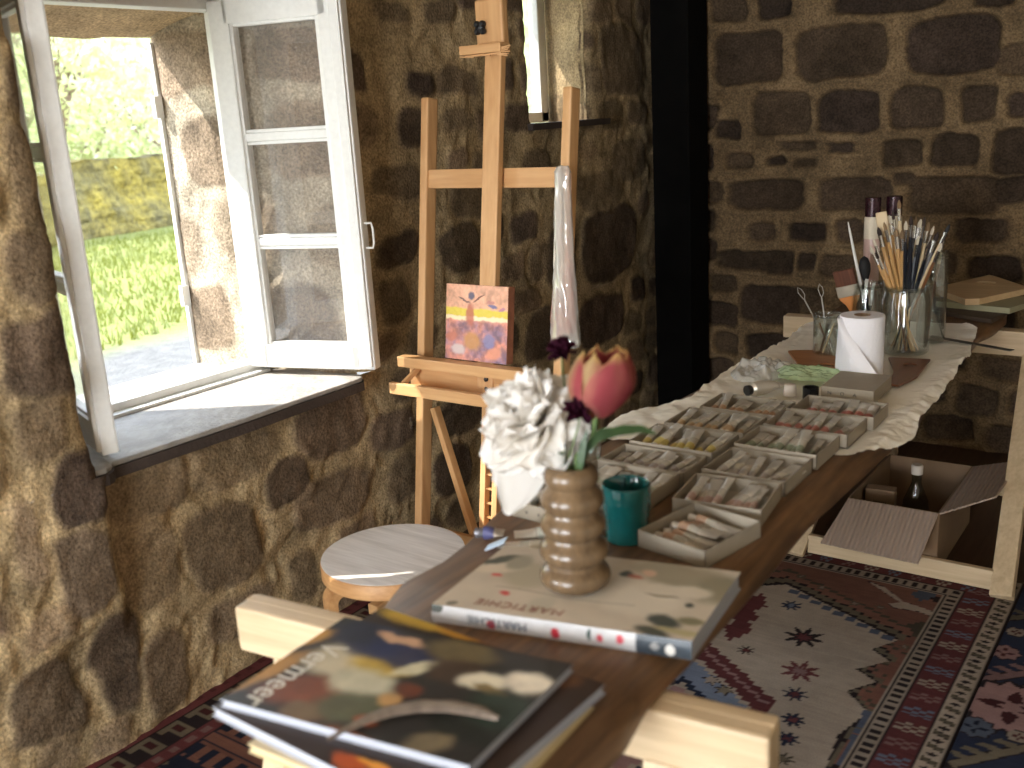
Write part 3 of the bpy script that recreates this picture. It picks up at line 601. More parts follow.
# ------------------------------------------------------------------ table slab
def slab():
    n = 240; ys = np.linspace(.79, 4.04, n)
    ry = [.6, 1.0, 1.11, 1.26, 1.54, 1.64, 1.79, 2.10, 2.37, 2.55, 2.76, 3.05, 3.34, 3.53, 3.64, 3.85, 4.05]; rx = [-.585, -.583, -.604, -.605, -.609, -.613, -.623, -.614, -.607, -.598, -.629, -.655, -.645, -.655, -.632, -.63, -.66]
    r = np.interp(ys, ry, rx)+.004*fbm(ys*9, ys*0, 2); l = np.interp(ys, [.6, .98, 1.17, 1.27, 1.36, 1.48, 1.6, 2.2, 3.0, 4.1], [-1.03, -1.06, -1.130, -1.122, -1.135, -1.165, -1.19, -1.20, -1.19, -1.22])+.004*fbm(ys*8, ys*0, 6)
    prof = [(0.0, .700), (0.0, .700)]
    P = []
    for y, a, b in zip(ys, l, r):
        wv = .006*float(fbm(np.array([y*14.]), np.array([0.]), 4)[0])
        P.append([(a+.03, y, .700), (a+.006, y, .712), (a-.002+wv, y, .730), (a+.004, y, .744), (a+.012, y, .750), ((a+b)/2, y, .750), (b-.038+wv, y, .750), (b-.028+wv, y, .746), (b-.014, y, .730+wv), (b-.002, y, .710), (b-.004, y, .703), (b-.02, y, .700), ((a+b)/2, y, .700)])
    P = np.array(P); m = P.shape[1]; idx = np.arange(n*m).reshape(n, m)
    j2 = np.roll(idx, -1, 1); f = np.stack([idx[:-1], idx[1:], j2[1:], j2[:-1]], -1).reshape(-1, 4)
    V = P.reshape(-1, 3); me = np_mesh('worktable_slab', V, f)
    bm = bmesh.new(); bm.from_mesh(me); bm.verts.ensure_lookup_table()
    bm.faces.new([bm.verts[i] for i in idx[0]]); bm.faces.new([bm.verts[i] for i in idx[-1][::-1]]); bmesh.ops.recalc_face_normals(bm, faces=bm.faces); bm.to_mesh(me); bm.free(); return me
o = link('worktable_slab', slab(), M_slab); o.data.set_sharp_from_angle(angle=R(50)); tag(o, 'long dark walnut plank tabletop with a live edge resting on pine trestles', 'tabletop')
# ------------------------------------------------------------------ trestles
def trestle(label, c, a, xl, xr, lx, fy, ry_, w=.062, hb=.088, top=.699, splx=0.0, lw=.05, rail=(.10, .09)):
    t = thing('trestle', label, 'trestle', (*c, 0), a, 'pine trestles'); b = MB(); b.box(((xl+xr)/2, 0, top-hb/2), (xr-xl, w, hb), bev=.007); b.box(((xl+xr)/2, .012, top+.0), (xr-xl-.002, w*.35, .001)); b.build('beam', PINE[0], t)
    for k, x in enumerate(lx):
        s = -1 if k == 0 else 1
        for fyy, sg in ((fy, -1), (ry_, 1)):
            MB().beam((x, sg*.018, top-hb+.002), (x+s*splx, fyy, .014), lw, .034, up=(0, -sg*.2, 1) if False else (0, 1, .3), bev=.004).build('leg', PINE[2], t)
    for fyy, sg in ((fy, -1), (ry_, 1)):
        if sg == 1 and splx: continue
        f = .94; z = rail[0]
        yy = fyy*(1-z/.6)+sg*.018*(z/.6); MB().box(((lx[0]+lx[1])/2, yy, z), (lx[1]-lx[0]-lw+.004+2*splx*.93, .022, rail[1]), bev=.003).build('rail', PINE[0], t)
    return t
trestle('near pine trestle whose beam ends jut out either side of the picture books', (-.925, 1.103), math.atan2(.11, .95), -.485, .487, (-.375, .33), -.22, .22)
trestle('far pine trestle with an open cardboard box behind its low rail', (-.92, 3.79), R(0), -.50, .50, (-.375+.235-.0, .395), -.70, .46, lw=.066, rail=(.045, .065), splx=.06)
# ------------------------------------------------------------------ stool
t = thing('stool', 'low round birch stool with a bleached top standing beside the wall and easel', 'stool', (-1.706, 1.749, 0))
MB().lathe([(.0, .436), (.183, .436), (.188, .438), (.188, .440), (.17, .4405), (.0, .4405)], 64).build('seat', M_birch, t, smooth=False)
MB().lathe([(.0, .395), (.186, .395), (.190, .399), (.190, .432), (.187, .4358), (.0, .4358)], 64).build('seat_rim', M_birchside, t, smooth=True)
for a in (-118, 2, 122):
    M = Matrix.Rotation(R(a), 3, 'Z'); b = MB(); pts = []
    for i in range(14):
        if i < 3: p = (.08+.03*i, .378)
        elif i < 10: q = (i-3)/6*PI/2; p = (.148+.032*math.sin(q), .346+.032*math.cos(q))
        else: p = (.180-.0*(i-9), .346-.0865*(i-9)+.0)
        pts.append(p)
    th = .013; prev = None
    o_ = []; i_ = []
    for k, (x, z) in enumerate(pts):
        a0 = pts[max(k-1, 0)]; a1 = pts[min(k+1, len(pts)-1)]; dx, dz = a1[0]-a0[0], a1[1]-a0[1]; L = math.hypot(dx, dz); nx, nz = -dz/L, dx/L
        o_.append((x+nx*th, z+nz*th)); i_.append((x-nx*th, z-nz*th))
    bm = b.bm; ring = []
    for (ox, oz), (ix, iz) in zip(o_, i_):
        ring.append([bm.verts.new(M @ Vector((px_, y, pz_))) for px_, pz_, y in ((ox, oz, -.026), (ox, oz, .026), (ix, iz, .026), (ix, iz, -.026))])
    for r0, r1 in zip(ring[:-1], ring[1:]):
        for k in range(4): bm.faces.new((r0[k], r0[(k+1) % 4], r1[(k+1) % 4], r1[k]))
    bm.faces.new(ring[0][::-1]); bm.faces.new(ring[-1]); b.build('leg', M_birchside, t)
# ------------------------------------------------------------------ easel (its plane leans back: y = 2.25 + .15 z)
ez = thing('easel', 'tall beech studio easel with a small figure painting on its tray by the wall', 'easel', (-1.85, 2.25, 0))
def E(x, z, dy=0): return (x+1.85, .15*z+dy, z)
UPY = (0, -1, .15)
for x in (-2.105, -1.577): MB().beam(E(x, .04, .025), E(x, 1.592, .025), .030, .05, up=UPY, bev=.006).build('post', BEECH[2], ez)
for z, h_ in ((1.345, .058), (.20, .06)): MB().beam(E(-2.10, z, .02), E(-1.60, z, .02), .022, h_, up=(0, .15, 1), bev=.003).build('crossbar', BEECH[0], ez)
MB().beam(E(-1.822, .72, -.014), E(-1.822, 2.15, -.014), .060, .026, up=UPY, bev=.004).build('mast', BEECH[2], ez)
b = MB()
for x in (-1.822, -1.776): b.beam(E(x, .10, -.012), E(x, .74, -.012), .020, .026, up=UPY, bev=.002)
b.build('ratchet_rail', BEECH[2], ez)
for k in range(13): MB().box(E(-1.799, .14+.045*k, -.012), (.03, .012, .006)).build('rung', BEECH[0], ez)
for x in (-2.115, -1.585):
    MB().box((x+1.85, .06, .022), (.04, .52, .044), bev=.004).build('foot', BEECH[1], ez)
MB().beam((-2.045+1.85, .10, .63), (-1.90+1.85, .085, .20), .020, .03, up=(0, -1, 0), bev=.003).build('diagonal_brace', BEECH[2], ez)
tr = thing('tray', None, None); tr.parent = ez
def ch(o): return o
MB().box((-1.89+1.85, 2.315-2.25, .786), (.50, .040, .034), bev=.003).build('ledge', BEECH[0], tr)
MB().box((-1.90+1.85, 2.235-2.25, .718), (.42+.02, .018, .036), bev=.003).build('front_rail', BEECH[0], tr)
MB().box((-1.895+1.85, 2.345-2.25, .735), (.47, .012, .072), bev=.002).build('back_panel', BEECH[0], tr)
MB().box((-1.895+1.85, 2.29-2.25, .700), (.44, .11, .006)).build('tray_bottom', BEECH[0], tr)
for x in (-2.085, -1.70): MB().beam((x+1.85, 2.24-2.25, .722), (x+1.85+.012, 2.34-2.25, .775), .012, .016, bev=.002).build('side_rail', BEECH[1], tr)
b = MB()
for z in (.722, .752): b.lathe([(.0, 0), (.007, 0), (.007, .008), (0, .010)], 10, c=(-1.815+1.85, 2.338-2.25, z), M=Matrix.Rotation(R(90), 3, 'X'))
b.build('knob', M_blackp, tr)
cb = MB().box(E(-1.818, 1.79, -.042), (.098, .030, .125), bev=.007).build('upper_clamp', BEECH[2], ez)
MB().box(E(-1.835, 1.716, -.052), (.150, .05, .026), bev=.003).build('clamp_ledge', BEECH[0], cb, loc=(0, 0, 0))
b = MB()
for k in range(7): b.beam(E(-1.905+.02*k, 1.699, -.077), E(-1.875+.02*k+.02, 1.694+.003*(k % 3), -.075), .005, .003, bev=0)
for k in range(6): b.beam(E(-1.785+.002*k, 1.698+.003*k, -.07), E(-1.738+.004*(k % 3), 1.690+.0055*k, -.068), .003, .003, bev=0)
b.build('frayed_edge', BEECH[0], cb)
b = MB(); kx, ky, kz = E(-1.842, 1.775, -.066)
for k in range(4):
    a = PI/4+k*PI/2; b.lathe([(0, 0), (.009, 0), (.010, .008), (.006, .013), (0, .014)], 10, c=(kx+.014*math.cos(a), ky+.004, kz+.014*math.sin(a)), M=Matrix.Rotation(R(90), 3, 'X'))
b.lathe([(0, 0), (.013, 0), (.013, .014), (0, .018)], 12, c=(kx, ky+.008, kz), M=Matrix.Rotation(R(90), 3, 'X')); b.build('clamp_knob', M_blackp, cb)
b = MB(); nx, ny, nz = E(-2.145, .56, .02); b.lathe([(0, 0), (.008, 0), (.008, .014), (0, .016)], 10, c=(nx, ny, nz), M=Matrix.Rotation(R(-90), 3, 'Y'))
b.box((nx-.012, ny, nz+.012), (.004, .008, .016), bev=.002).box((nx-.012, ny, nz-.012), (.004, .008, .016), bev=.002); b.build('wing_nut', M_metal, ez)
# small painting
def gridcanvas(name, w, h, n, fn, m, parent, z=0.0, bump=0.0):
    us = np.linspace(0, 1, n); vs = np.linspace(0, 1, int(n*h/w)); U, V = np.meshgrid(us, vs, indexing='ij'); col = fn(U, V)
    P = np.stack([(U-.5)*w, (V-.5)*h if True else V, np.full_like(U, z)+bump*fbm(U*30, V*30, 2)], -1); v, f = grid_data(P)
    return link(name, np_mesh(name, v, f, np.clip(col, .003, .9)), m, parent)
def ell(col, U, V, cx, cy, rx, ry, c, rot=0, soft=.25, a=1.0):
    x = U-cx; y = V-cy; cc, s = math.cos(rot), math.sin(rot); x, y = x*cc+y*s, -x*s+y*cc
    m = (sst(1+soft, 1-soft, np.hypot(x/rx, y/ry))*a)[..., None]; col[:] = col*(1-m)+np.array(lin(c))*m
pt = thing('painting', 'small thick-painted canvas of a figure with raised arms standing on the easel tray', 'painting', (-1.855, 2.338+.0, .805))
pt.rotation_euler = (R(-8.5), 0, 0)
PW, PH, PD = .236, .232, .032
MB().box((0, PD/2+.001, PH/2), (PW, PD, PH), bev=.002).build('stretched_canvas', mat('canvas_side', (150, 96, 70), .8, noise=.25, nscale=30), pt)
def figpaint(U, V):
    U, V = U+.05*fbm(U*13, V*13, 41), V+.05*fbm(U*13+5, V*13, 43)
    n1 = fbm(U*10, V*10, 3)[..., None]; n2 = fbm(U*26, V*22, 8)[..., None]
    col = np.array(lin((226, 172, 142)))*(1+.6*n1+.5*n2)+np.zeros(U.shape+(3,))
    lowr = sst(.56, .50, V+.04*fbm(U*8, V*0, 3))[..., None]
    hue = np.clip(.5+2.4*fbm(U*7, V*9, 21), 0, 1)[..., None]; h2 = np.clip(.5+3*fbm(U*16, V*13, 27), 0, 1)[..., None]
    low = (np.array(lin((140, 112, 130)))*(1-hue)+np.array(lin((206, 138, 118)))*hue)*(.75+.5*h2)
    col = col*(1-lowr)+low*lowr
    yb = (sst(.58, .60, V)*sst(.70, .67, V))[..., None]; col = col*(1-yb*.95)+np.array(lin((226, 206, 76)))*yb*.95
    wb = (sst(.53, .55, V)*sst(.60, .58, V))[..., None]; col = col*(1-wb*.9)+np.array(lin((246, 232, 190)))*wb*.9
    for cx, cy, rx, ry, c, ro in ((.44, .26, .14, .12, (196, 142, 86), 0), (.72, .28, .09, .10, (134, 130, 168), .2), (.22, .14, .11, .07, (206, 190, 186), 0), (.80, .12, .12, .08, (222, 150, 120), .3), (.1, .30, .09, .06, (196, 122, 100), .2), (.40, .60, .065, .14, (190, 110, 88), 0),
                                  (.41, .86, .045, .055, (72, 82, 110), 0), (.30, .80, .10, .013, (96, 70, 70), -.45), (.53, .82, .11, .013, (110, 72, 62), .52), (.76, .74, .08, .025, (96, 104, 150), -.15), (.72, .79, .06, .02, (190, 130, 120), .1), (.92, .70, .05, .02, (190, 130, 150), .3)):
        ell(col, U, V, cx, cy, rx, ry, c, ro, .3, .9)
    return col
gc = gridcanvas('painted_face', PW, PH, 130, figpaint, M_paint, pt, 0, .003); gc.rotation_euler = (R(90), 0, 0); gc.location = (0, -.0015, PH/2)
# plastic bag with rolled canvases hanging on the right post
bagp = thing('plastic_bag', 'clear plastic bag with rolled stained paper hanging from the right post of the easel', 'bag', (-1.555, 2.415, 1.38))
def bagmesh(rx, ry, x0, x1, z0, z1, seed, n=36, m=70, tw=1.0):
    a = np.linspace(0, 2*PI, n); t = np.linspace(0, 1, m); A, T = np.meshgrid(a, t, indexing='ij')
    wr = 1+.55*fbm(np.cos(A)*2+T*1.5, np.sin(A)*2+T*6, seed, 5); w = np.interp(T, [0, .03, .12, .5, .85, 1], [.55, .8, .72, .85, 1.3, 1.45]); wr = wr+.25*fbm(np.cos(A)*5, np.sin(A)*5+T*3, seed+5, 3)
    X = x0+(x1-x0)*T+rx*w*wr*np.cos(A+tw*T); Y = ry*w*wr*np.sin(A+tw*T)-.07*T; Zz = z0+(z1-z0)*T+.01*fbm(A*2, T*0, 3)
    return np.stack([X, Y, Zz], -1), A, T
P, A, T = bagmesh(.034, .026, 0, .028, 0, -.50, 5); v, f = grid_data(P); link('bag_film', np_mesh('bag_film', v, f), M_plastic, bagp)
def roll_(name, rx, x0, x1, z0, z1, seed, c, dy):
    P, A, T = bagmesh(rx, rx*.8, x0, x1, z0, z1, seed, tw=2); P[..., 1] += dy; col = np.array(lin(c))*(1+.5*fbm(A*2, T*16, seed)[..., None])
    st = (np.clip(2.6*fbm(np.cos(A)*1.4+3, T*7, seed+3)+T*1.9-.95, 0, 1))[..., None]; col = col*(1-st)+np.array(lin((150, 72, 46)))*st
    v, f = grid_data(P); link(name, np_mesh(name, v, f, np.clip(col, .01, .9)), M_paint, bagp)
roll_('paper_roll', .016, -.014, .004, -.004, -.49, 11, (206, 196, 184), 0); roll_('paper_roll', .014, .014, .040, -.008, -.46, 17, (176, 138, 112), .004)
# ------------------------------------------------------------------ cardboard box with its contents
def cmat():
    m, nt, b = nm('corrugated_card'); tc = nt.nodes.new('ShaderNodeTexCoord'); w = nt.nodes.new('ShaderNodeTexWave'); w.inputs['Scale'].default_value = 22; w.bands_direction = 'X'
    nt.links.new(tc.outputs['Object'], w.inputs['Vector']); bp = nt.nodes.new('ShaderNodeBump'); bp.inputs['Strength'].default_value = .9; bp.inputs['Distance'].default_value = .004
    nt.links.new(w.outputs['Fac'], bp.inputs['Height']); nt.links.new(bp.outputs[0], b.inputs['Normal']); b.inputs['Base Color'].default_value = (*lin((172, 152, 136)), 1); b.inputs['Roughness'].default_value = .9; return m
M_corr = cmat()
cbx = thing('cardboard_box', 'open cardboard box with splayed flaps on the floor under the far end of the table', 'box', (-.82, 3.40, .0095))
x0, x1, y0_, y1_, hh = -.14, .145, -.235, .25, .215
b = MB(); T_ = .005
b.box(((x0+x1)/2, (y0_+y1_)/2, T_/2), (x1-x0, y1_-y0_, T_)); b.box((x0, (y0_+y1_)/2, hh/2), (T_, y1_-y0_, hh)); b.box((x1, (y0_+y1_)/2, hh/2), (T_, y1_-y0_, hh)); b.box(((x0+x1)/2, y0_, hh/2), (x1-x0, T_, hh)); b.box(((x0+x1)/2, y1_, hh/2), (x1-x0, T_, hh))
b.build('carton', M_cardb, cbx)
def flap(p, q, r_, s_, m=M_corr):
    b = MB(); P = [Vector(v) for v in (p, q, r_, s_)]; nrm = (P[1]-P[0]).cross(P[3]-P[0]).normalized()*T_
    a = [b.bm.verts.new(v) for v in P]; c = [b.bm.verts.new(v+nrm) for v in P]; b.bm.faces.new(a); b.bm.faces.new(c[::-1])
    for i in range(4): b.bm.faces.new((a[i], a[(i+1) % 4], c[(i+1) % 4], c[i]))
    return b.build('flap', m, cbx)
flap((x0, y0_-.003, hh), (x1, y0_-.003, hh), (x1-.012, y0_-.185, hh-.10), (x0-.03, y0_-.185, hh-.095))
flap((x1+.003, y0_, hh), (x1+.003, y1_, hh), (x1+.155, y1_-.03, hh+.055), (x1+.155, y0_+.045, hh+.07))
flap((x0-.003, y1_, hh), (x0-.003, y0_, hh), (x0-.03, y0_+.03, hh-.13), (x0-.03, y1_-.03, hh-.13))
flap((x1, y1_+.003, hh), (x0, y1_+.003, hh), (x0+.02, y1_+.03, hh-.13), (x1-.02, y1_+.03, hh-.13))
bt = thing('glass_bottle', 'empty clear glass bottle with a white cap inside the open cardboard box', 'bottle', (-.795, 3.37, .015))
MB().lathe([(0, .0), (.040, .0), (.043, .01), (.044, .12), (.040, .16), (.022, .205), (.0155, .225), (.0155, .26)], 24).build('bottle_body', M_jargreen, bt, smooth=True)
MB().lathe([(0, .255), (.019, .255), (.0195, .283), (.016, .288), (0, .288)], 20).build('cap', M_capwhite, bt, smooth=True)
sb = thing('small_carton', 'small brown carton with black writing leaning in the cardboard box left of the bottle', 'box', (-.90, 3.33, .015), R(6))
MB().box((0, 0, .10), (.095, .05, .20), bev=.002).build('carton_body', M_cardb, sb)
sb2 = thing('small_carton', 'flat lidded carton in the cardboard box right of the glass bottle', 'box', (-.735, 3.27, .015), R(-8))
MB().box((0, 0, .075), (.10, .08, .15), bev=.002).build('carton_body', M_cardb, sb2)
def text_mesh(s, size, m, parent, loc, rot, name='lettering', shear=0, extr=.0002, sx=1.0, align='CENTER', spacing=1.0, weight=0):
    cu = bpy.data.curves.new(name, 'FONT'); cu.body = s; cu.size = size; cu.extrude = extr; cu.align_x = align; cu.align_y = 'CENTER'; cu.space_character = spacing; cu.shear = shear; cu.offset = weight; cu.resolution_u = 3
    tmp = bpy.data.objects.new('tmp', cu); C.objects.link(tmp); dg = bpy.context.evaluated_depsgraph_get(); me = bpy.data.meshes.new_from_object(tmp.evaluated_get(dg))
    bpy.data.objects.remove(tmp); o = link(name, me, m, parent, loc, rot); o.scale = (sx, 1, 1); return o
M_ink = mat('black_ink', (26, 24, 24), .6)
text_mesh('mam', .022, M_ink, sb, (0, -.0255, .155), (R(90), 0, 0))
st = MB().beam((-.72, 3.98, .03), (-.30, 3.90, .03), .02, .035, bev=.003).build('timber_batten', PINE[0]); tag(st, 'plain timber batten lying on the floor behind the cardboard box', 'batten')
# ------------------------------------------------------------------ books
def inv_bil(P, X, Y):                         # plane coordinates u,v of points in a rectangle given by origin + two edge vectors
    o, a, b = P; det = a[0]*b[1]-a[1]*b[0]; dx, dy = X-o[0], Y-o[1]
    return (dx*b[1]-dy*b[0])/det, (a[0]*dy-a[1]*dx)/det
def book(name, label, tl, tr_, bl, ztop, th, coverfn, page, spine=None, cat='book', n=170, cov=.0018, group=None):
    """top face is the rectangle tl (far left), tr (far right), bl (near left)"""
    cx = (tr_[0]+bl[0])/2; cy_ = (tr_[1]+bl[1])/2; t = thing(name, label, cat, (cx, cy_, ztop-th), 0, group)
    a = (tr_[0]-tl[0], tr_[1]-tl[1]); b_ = (bl[0]-tl[0], bl[1]-tl[1])
    U, V = np.meshgrid(np.linspace(0, 1, n), np.linspace(0, 1, n), indexing='ij')
    X = tl[0]+a[0]*U+b_[0]*V; Y = tl[1]+a[1]*U+b_[1]*V; col = coverfn(U, V, X, Y)
    P = np.stack([X-cx, Y-cy_, np.full_like(X, th)], -1); v, f = grid_data(P); link('cover', np_mesh('cover', v, f, np.clip(col, .004, .9)), M_cv, t)
    k = lambda u, v_: (tl[0]+a[0]*u+b_[0]*v_-cx, tl[1]+a[1]*u+b_[1]*v_-cy_)
    i = .008
    MB().prism([k(i, i), k(i, 1-i), k(1-i, 1-i), k(1-i, i)], cov, th-cov).build('page_block', page, t)
    bb = MB(); bb.prism([k(0, 0), k(0, 1), k(1, 1), k(1, 0)], 0, cov); bb.prism([k(0, 0), k(0, 1), k(1, 1), k(1, 0)], th-cov, th-.0002); bb.build('boards', page if spine is None else spine, t)
    return t, k, th
def V2(x, y, z): p = Wz(x, y, z); return (p.x, p.y)
def blobs(col, X, Y, z, L):
    X, Y = X+.016*fbm(X*38, Y*38, 61, 3), Y+.016*fbm(X*38+9, Y*38, 63, 3)
    for x, y, rx, ry, ro, c in L:
        p = V2(x, y, z); ell(col, X, Y, p[0], p[1], rx, ry, c, ro, .35, .95)
ZV = .792
def cov1(U, V, X, Y):
    n = fbm(X*40, Y*40, 3)[..., None]; n2 = fbm(X*14, Y*14, 5)[..., None]
    col = np.array(lin((40, 38, 36)))*(1+.8*n2)+np.zeros(U.shape+(3,)); r = lambda d: R(d)
    blobs(col, X, Y, ZV, [(262, 672, .07, .022, r(75), (168, 124, 62)), (305, 640, .045, .016, r(60), (176, 132, 66)), (340, 660, .05, .045, 0, (186, 176, 150)), (385, 662, .05, .04, .3, (176, 148, 62)), (300, 690, .06, .035, r(30), (112, 62, 42)),
        (330, 700, .055, .04, r(60), (116, 66, 46)), (362, 684, .05, .035, 0, (186, 182, 158)), (350, 708, .055, .035, r(20), (84, 86, 66)), (385, 650, .0, .0, 0, (0, 0, 0)) if False else (372, 640, .06, .04, 0, (34, 40, 66)), (400, 652, .07, .035, 0, (34, 42, 74)), (360, 632, .04, .03, 0, (30, 34, 50)),
        (402, 640, .042, .012, r(4), (190, 152, 120)), (416, 668, .035, .014, r(50), (196, 190, 160)), (409, 691, .02, .018, 0, (96, 52, 36)), (390, 700, .016, .016, 0, (176, 138, 88)), (462, 652, .055, .03, r(10), (96, 84, 58)), (455, 672, .045, .03, 0, (66, 52, 40)),
        (484, 682, .036, .020, r(20), (222, 214, 190)), (490, 690, .026, .011, 0, (122, 102, 62)), (530, 684, .034, .024, 0, (224, 214, 194)), (500, 710, .05, .04, 0, (44, 58, 50)), (460, 730, .05, .02, 0, (26, 30, 26)), (350, 740, .05, .014, 0, (120, 76, 52)), (365, 722, .02, .01, 0, (150, 80, 50)), (300, 712, .03, .02, 0, (110, 92, 70)), (430, 742, .03, .02, .5, (110, 98, 76))])
    return col*(1+.5*n)
tlv, trv, blv = V2(345, 617, ZV), V2(573, 664, ZV), V2(220, 699, ZV)
t1, k1, _ = book('picture_book', 'large art book titled along its edge, topmost of the near stack of books', tlv, trv, blv, ZV, .012, cov1, M_page)
t1ang = math.atan2(blv[1]-tlv[1], blv[0]-tlv[0])
M_title = mat('pale_lettering', (206, 202, 190), .4)
p = V2(296, 673, ZV); lo = t1.location
text_mesh('Vermeer', .060, M_title, t1, (p[0]-lo.x, p[1]-lo.y, .0124), (0, 0, t1ang), 'title_lettering', sx=.80)
p = V2(351, 626, ZV); text_mesh('mmm', .012, M_title, t1, (p[0]-lo.x, p[1]-lo.y, .0124), (0, 0, t1ang), 'small_lettering') if False else None
ZU = .7795
def cov2(U, V, X, Y):
    col = np.array(lin((46, 34, 28)))*(1+.9*fbm(X*16, Y*16, 8)[..., None])+np.zeros(U.shape+(3,))
    blobs(col, X, Y, ZU, [(420, 620, .07, .022, .05, (196, 162, 60)), (466, 634, .05, .016, .1, (190, 140, 48)), (500, 640, .05, .02, .05, (150, 92, 46)), (560, 664, .05, .03, 0, (60, 44, 34)), (560, 680, .03, .02, .6, (96, 66, 44)), (350, 762, .03, .012, 0, (170, 78, 36)), (375, 765, .03, .006, 0, (220, 150, 60)), (520, 720, .03, .05, 0, (44, 32, 28))])
    return col
tlu, tru, blu = V2(383, 607, ZU), V2(605, 684, ZU), V2(207, 704, ZU)
a = Vector(tru)-Vector(tlu); bvec = Vector(blu)-Vector(tlu); per = Vector((a.y, -a.x)).normalized(); blu = tuple(Vector(tlu)+per*bvec.length)
book('picture_book', 'dark yellow-splashed picture book lying askew directly under the topmost art book', tlu, tru, blu, ZU, .015, cov2, M_page)
ZW = .764
tlw, trw, blw = V2(392, 640, ZW), V2(594, 700, ZW), V2(212, 722, ZW)
def cov3(U, V, X, Y): return np.array(lin((190, 174, 140)))*(1+.3*fbm(X*20, Y*20, 3)[..., None])+np.zeros(U.shape+(3,))
a = Vector(trw)-Vector(tlw); bvec = Vector(blw)-Vector(tlw); per = Vector((a.y, -a.x)).normalized(); blw = tuple(Vector(tlw)+per*bvec.length)
book('picture_book', 'thin cream-edged book at the very bottom of the near stack of picture books', tlw, trw, blw, ZW, .013, cov3, M_pagecream)
# feather
ft = thing('feather', 'long curved grey feather lying across the topmost art book', 'feather', tuple(Wz(410, 722, .795)))
pth = [Wz(x, y, .796) for x, y in ((328, 741), (345, 730), (365, 720), (390, 711), (420, 706), (450, 706), (478, 711), (499, 719))]; lo = ft.location
pth = [p-lo for p in pth]; wd_ = [.001, .004, .009, .0125, .014, .014, .012, .004]
cv = []; 
for i, (p, w) in enumerate(zip(pth, wd_)):
    d = (pth[min(i+1, 7)]-pth[max(i-1, 0)]).normalized(); s = Vector((-d.y, d.x, 0)); cv.append([p+s*w*1.1-Vector((0, 0, .0005)), p+s*w*.5+Vector((0, 0, .003)), p+Vector((0, 0, .0036)), p-s*w*.5+Vector((0, 0, .003)), p-s*w-Vector((0, 0, .0005))])
def smooth_rows(rows, k):
    A_ = np.array([[tuple(q) for q in r] for r in rows]); n = len(rows); t = np.linspace(0, n-1, n*k); i = np.clip(np.floor(t).astype(int), 0, n-2); f = (t-i); f = f[:, None, None]
    return A_[i]*(1-f)+A_[i+1]*f
P = smooth_rows(cv, 6); v, f = grid_data(P); T = np.linspace(0, 1, P.shape[0])[:, None]*np.ones((1, 5)); col = np.array(lin((112, 100, 90)))*(1+.9*fbm(T*70, P[..., 1]*9, 4)[..., None]); col[:, 0] *= 1.6
o = link('vane', np_mesh('vane', v, f, np.clip(col, .01, .9)), vcol('feather_barbs', .6, bump=.4, bscale=200), ft)
MB().tube([p+Vector((0, 0, .0036)) for p in pth], [.0012, .0012, .0011, .001, .0009, .0007, .0005, .0003], 6).build('quill', mat('quill', (120, 108, 92), .4), ft)
# second book with the vase
ZB = .782
def cov4(U, V, X, Y):
    col = np.array(lin((190, 178, 160)))*(1+.25*fbm(X*24, Y*24, 8)[..., None])+np.zeros(U.shape+(3,))
    g = (132, 122, 100); dg = (62, 70, 66)
    blobs(col, X, Y, ZB, [(530, 575, .05, .05, 0, (168, 158, 136)), (690, 560+20, .07, .05, 0, (150, 140, 118)), (720, 590, .04, .05, 0, (136, 128, 106)), (660, 570, .05, .03, 0, (158, 148, 126)), (640, 600, .07, .05, .1, (206, 196, 178)), (665, 590, .055, .022, .1, (200, 188, 168)), (694, 592, .03, .02, 0, (204, 192, 172)), (600, 590, .03, .05, 0, (196, 186, 168)),
        (500, 560, .04, .012, .9, (80, 86, 78)), (496, 568, .045, .018, .5, (206, 192, 170)), (520, 563, .02, .03, 0, (150, 144, 126)), (628, 574, .012, .010, 0, dg), (636, 577, .012, .008, 0, (170, 96, 74)), (650, 573, .012, .012, 0, (206, 170, 146)), (662, 596, .028, .004, .1, (128, 116, 96)),
        (495, 576, .010, .010, 0, (190, 168, 150)), (503, 593, .010, .006, 0, (192, 66, 66)), (497, 575, .011, .005, 0, (196, 70, 70)), (540, 605, .02, .03, 0, (176, 168, 150)), (590, 640, .02, .014, 0, (206, 194, 176)),
        (663, 622, .026, .018, -.2, dg), (690, 606, .008, .008, 0, dg), (652, 632, .028, .012, 0, (70, 74, 66)), (680, 632, .04, .006, .15, (170, 160, 120)), (690, 622, .02, .01, .3, (120, 116, 90)), (680, 645, .03, .012, 0, (54, 60, 62)), (628, 634, .012, .01, 0, (96, 92, 80)), (452, 603, .008, .008, .3, (110, 106, 92))])
    ln = np.abs(V-.66+.02*np.sin(U*9)) < .006; m = ln & (U > .15) & (U < .72); col[m] *= .62
    return col
tlb, trb, blb = V2(506, 545, ZB), V2(741, 572, ZB), V2(432, 604, ZB)
t4, k4, _ = book('picture_book', 'pale floral art book with a lettered spine carrying the wooden flower vase', tlb, trb, blb, ZB, .031, cov4, M_page)
aa = Vector(trb)-Vector(tlb); ang = math.atan2(aa.y, aa.x); bb_ = Vector(blb)-Vector(tlb); Wd = aa.length; lo = t4.location
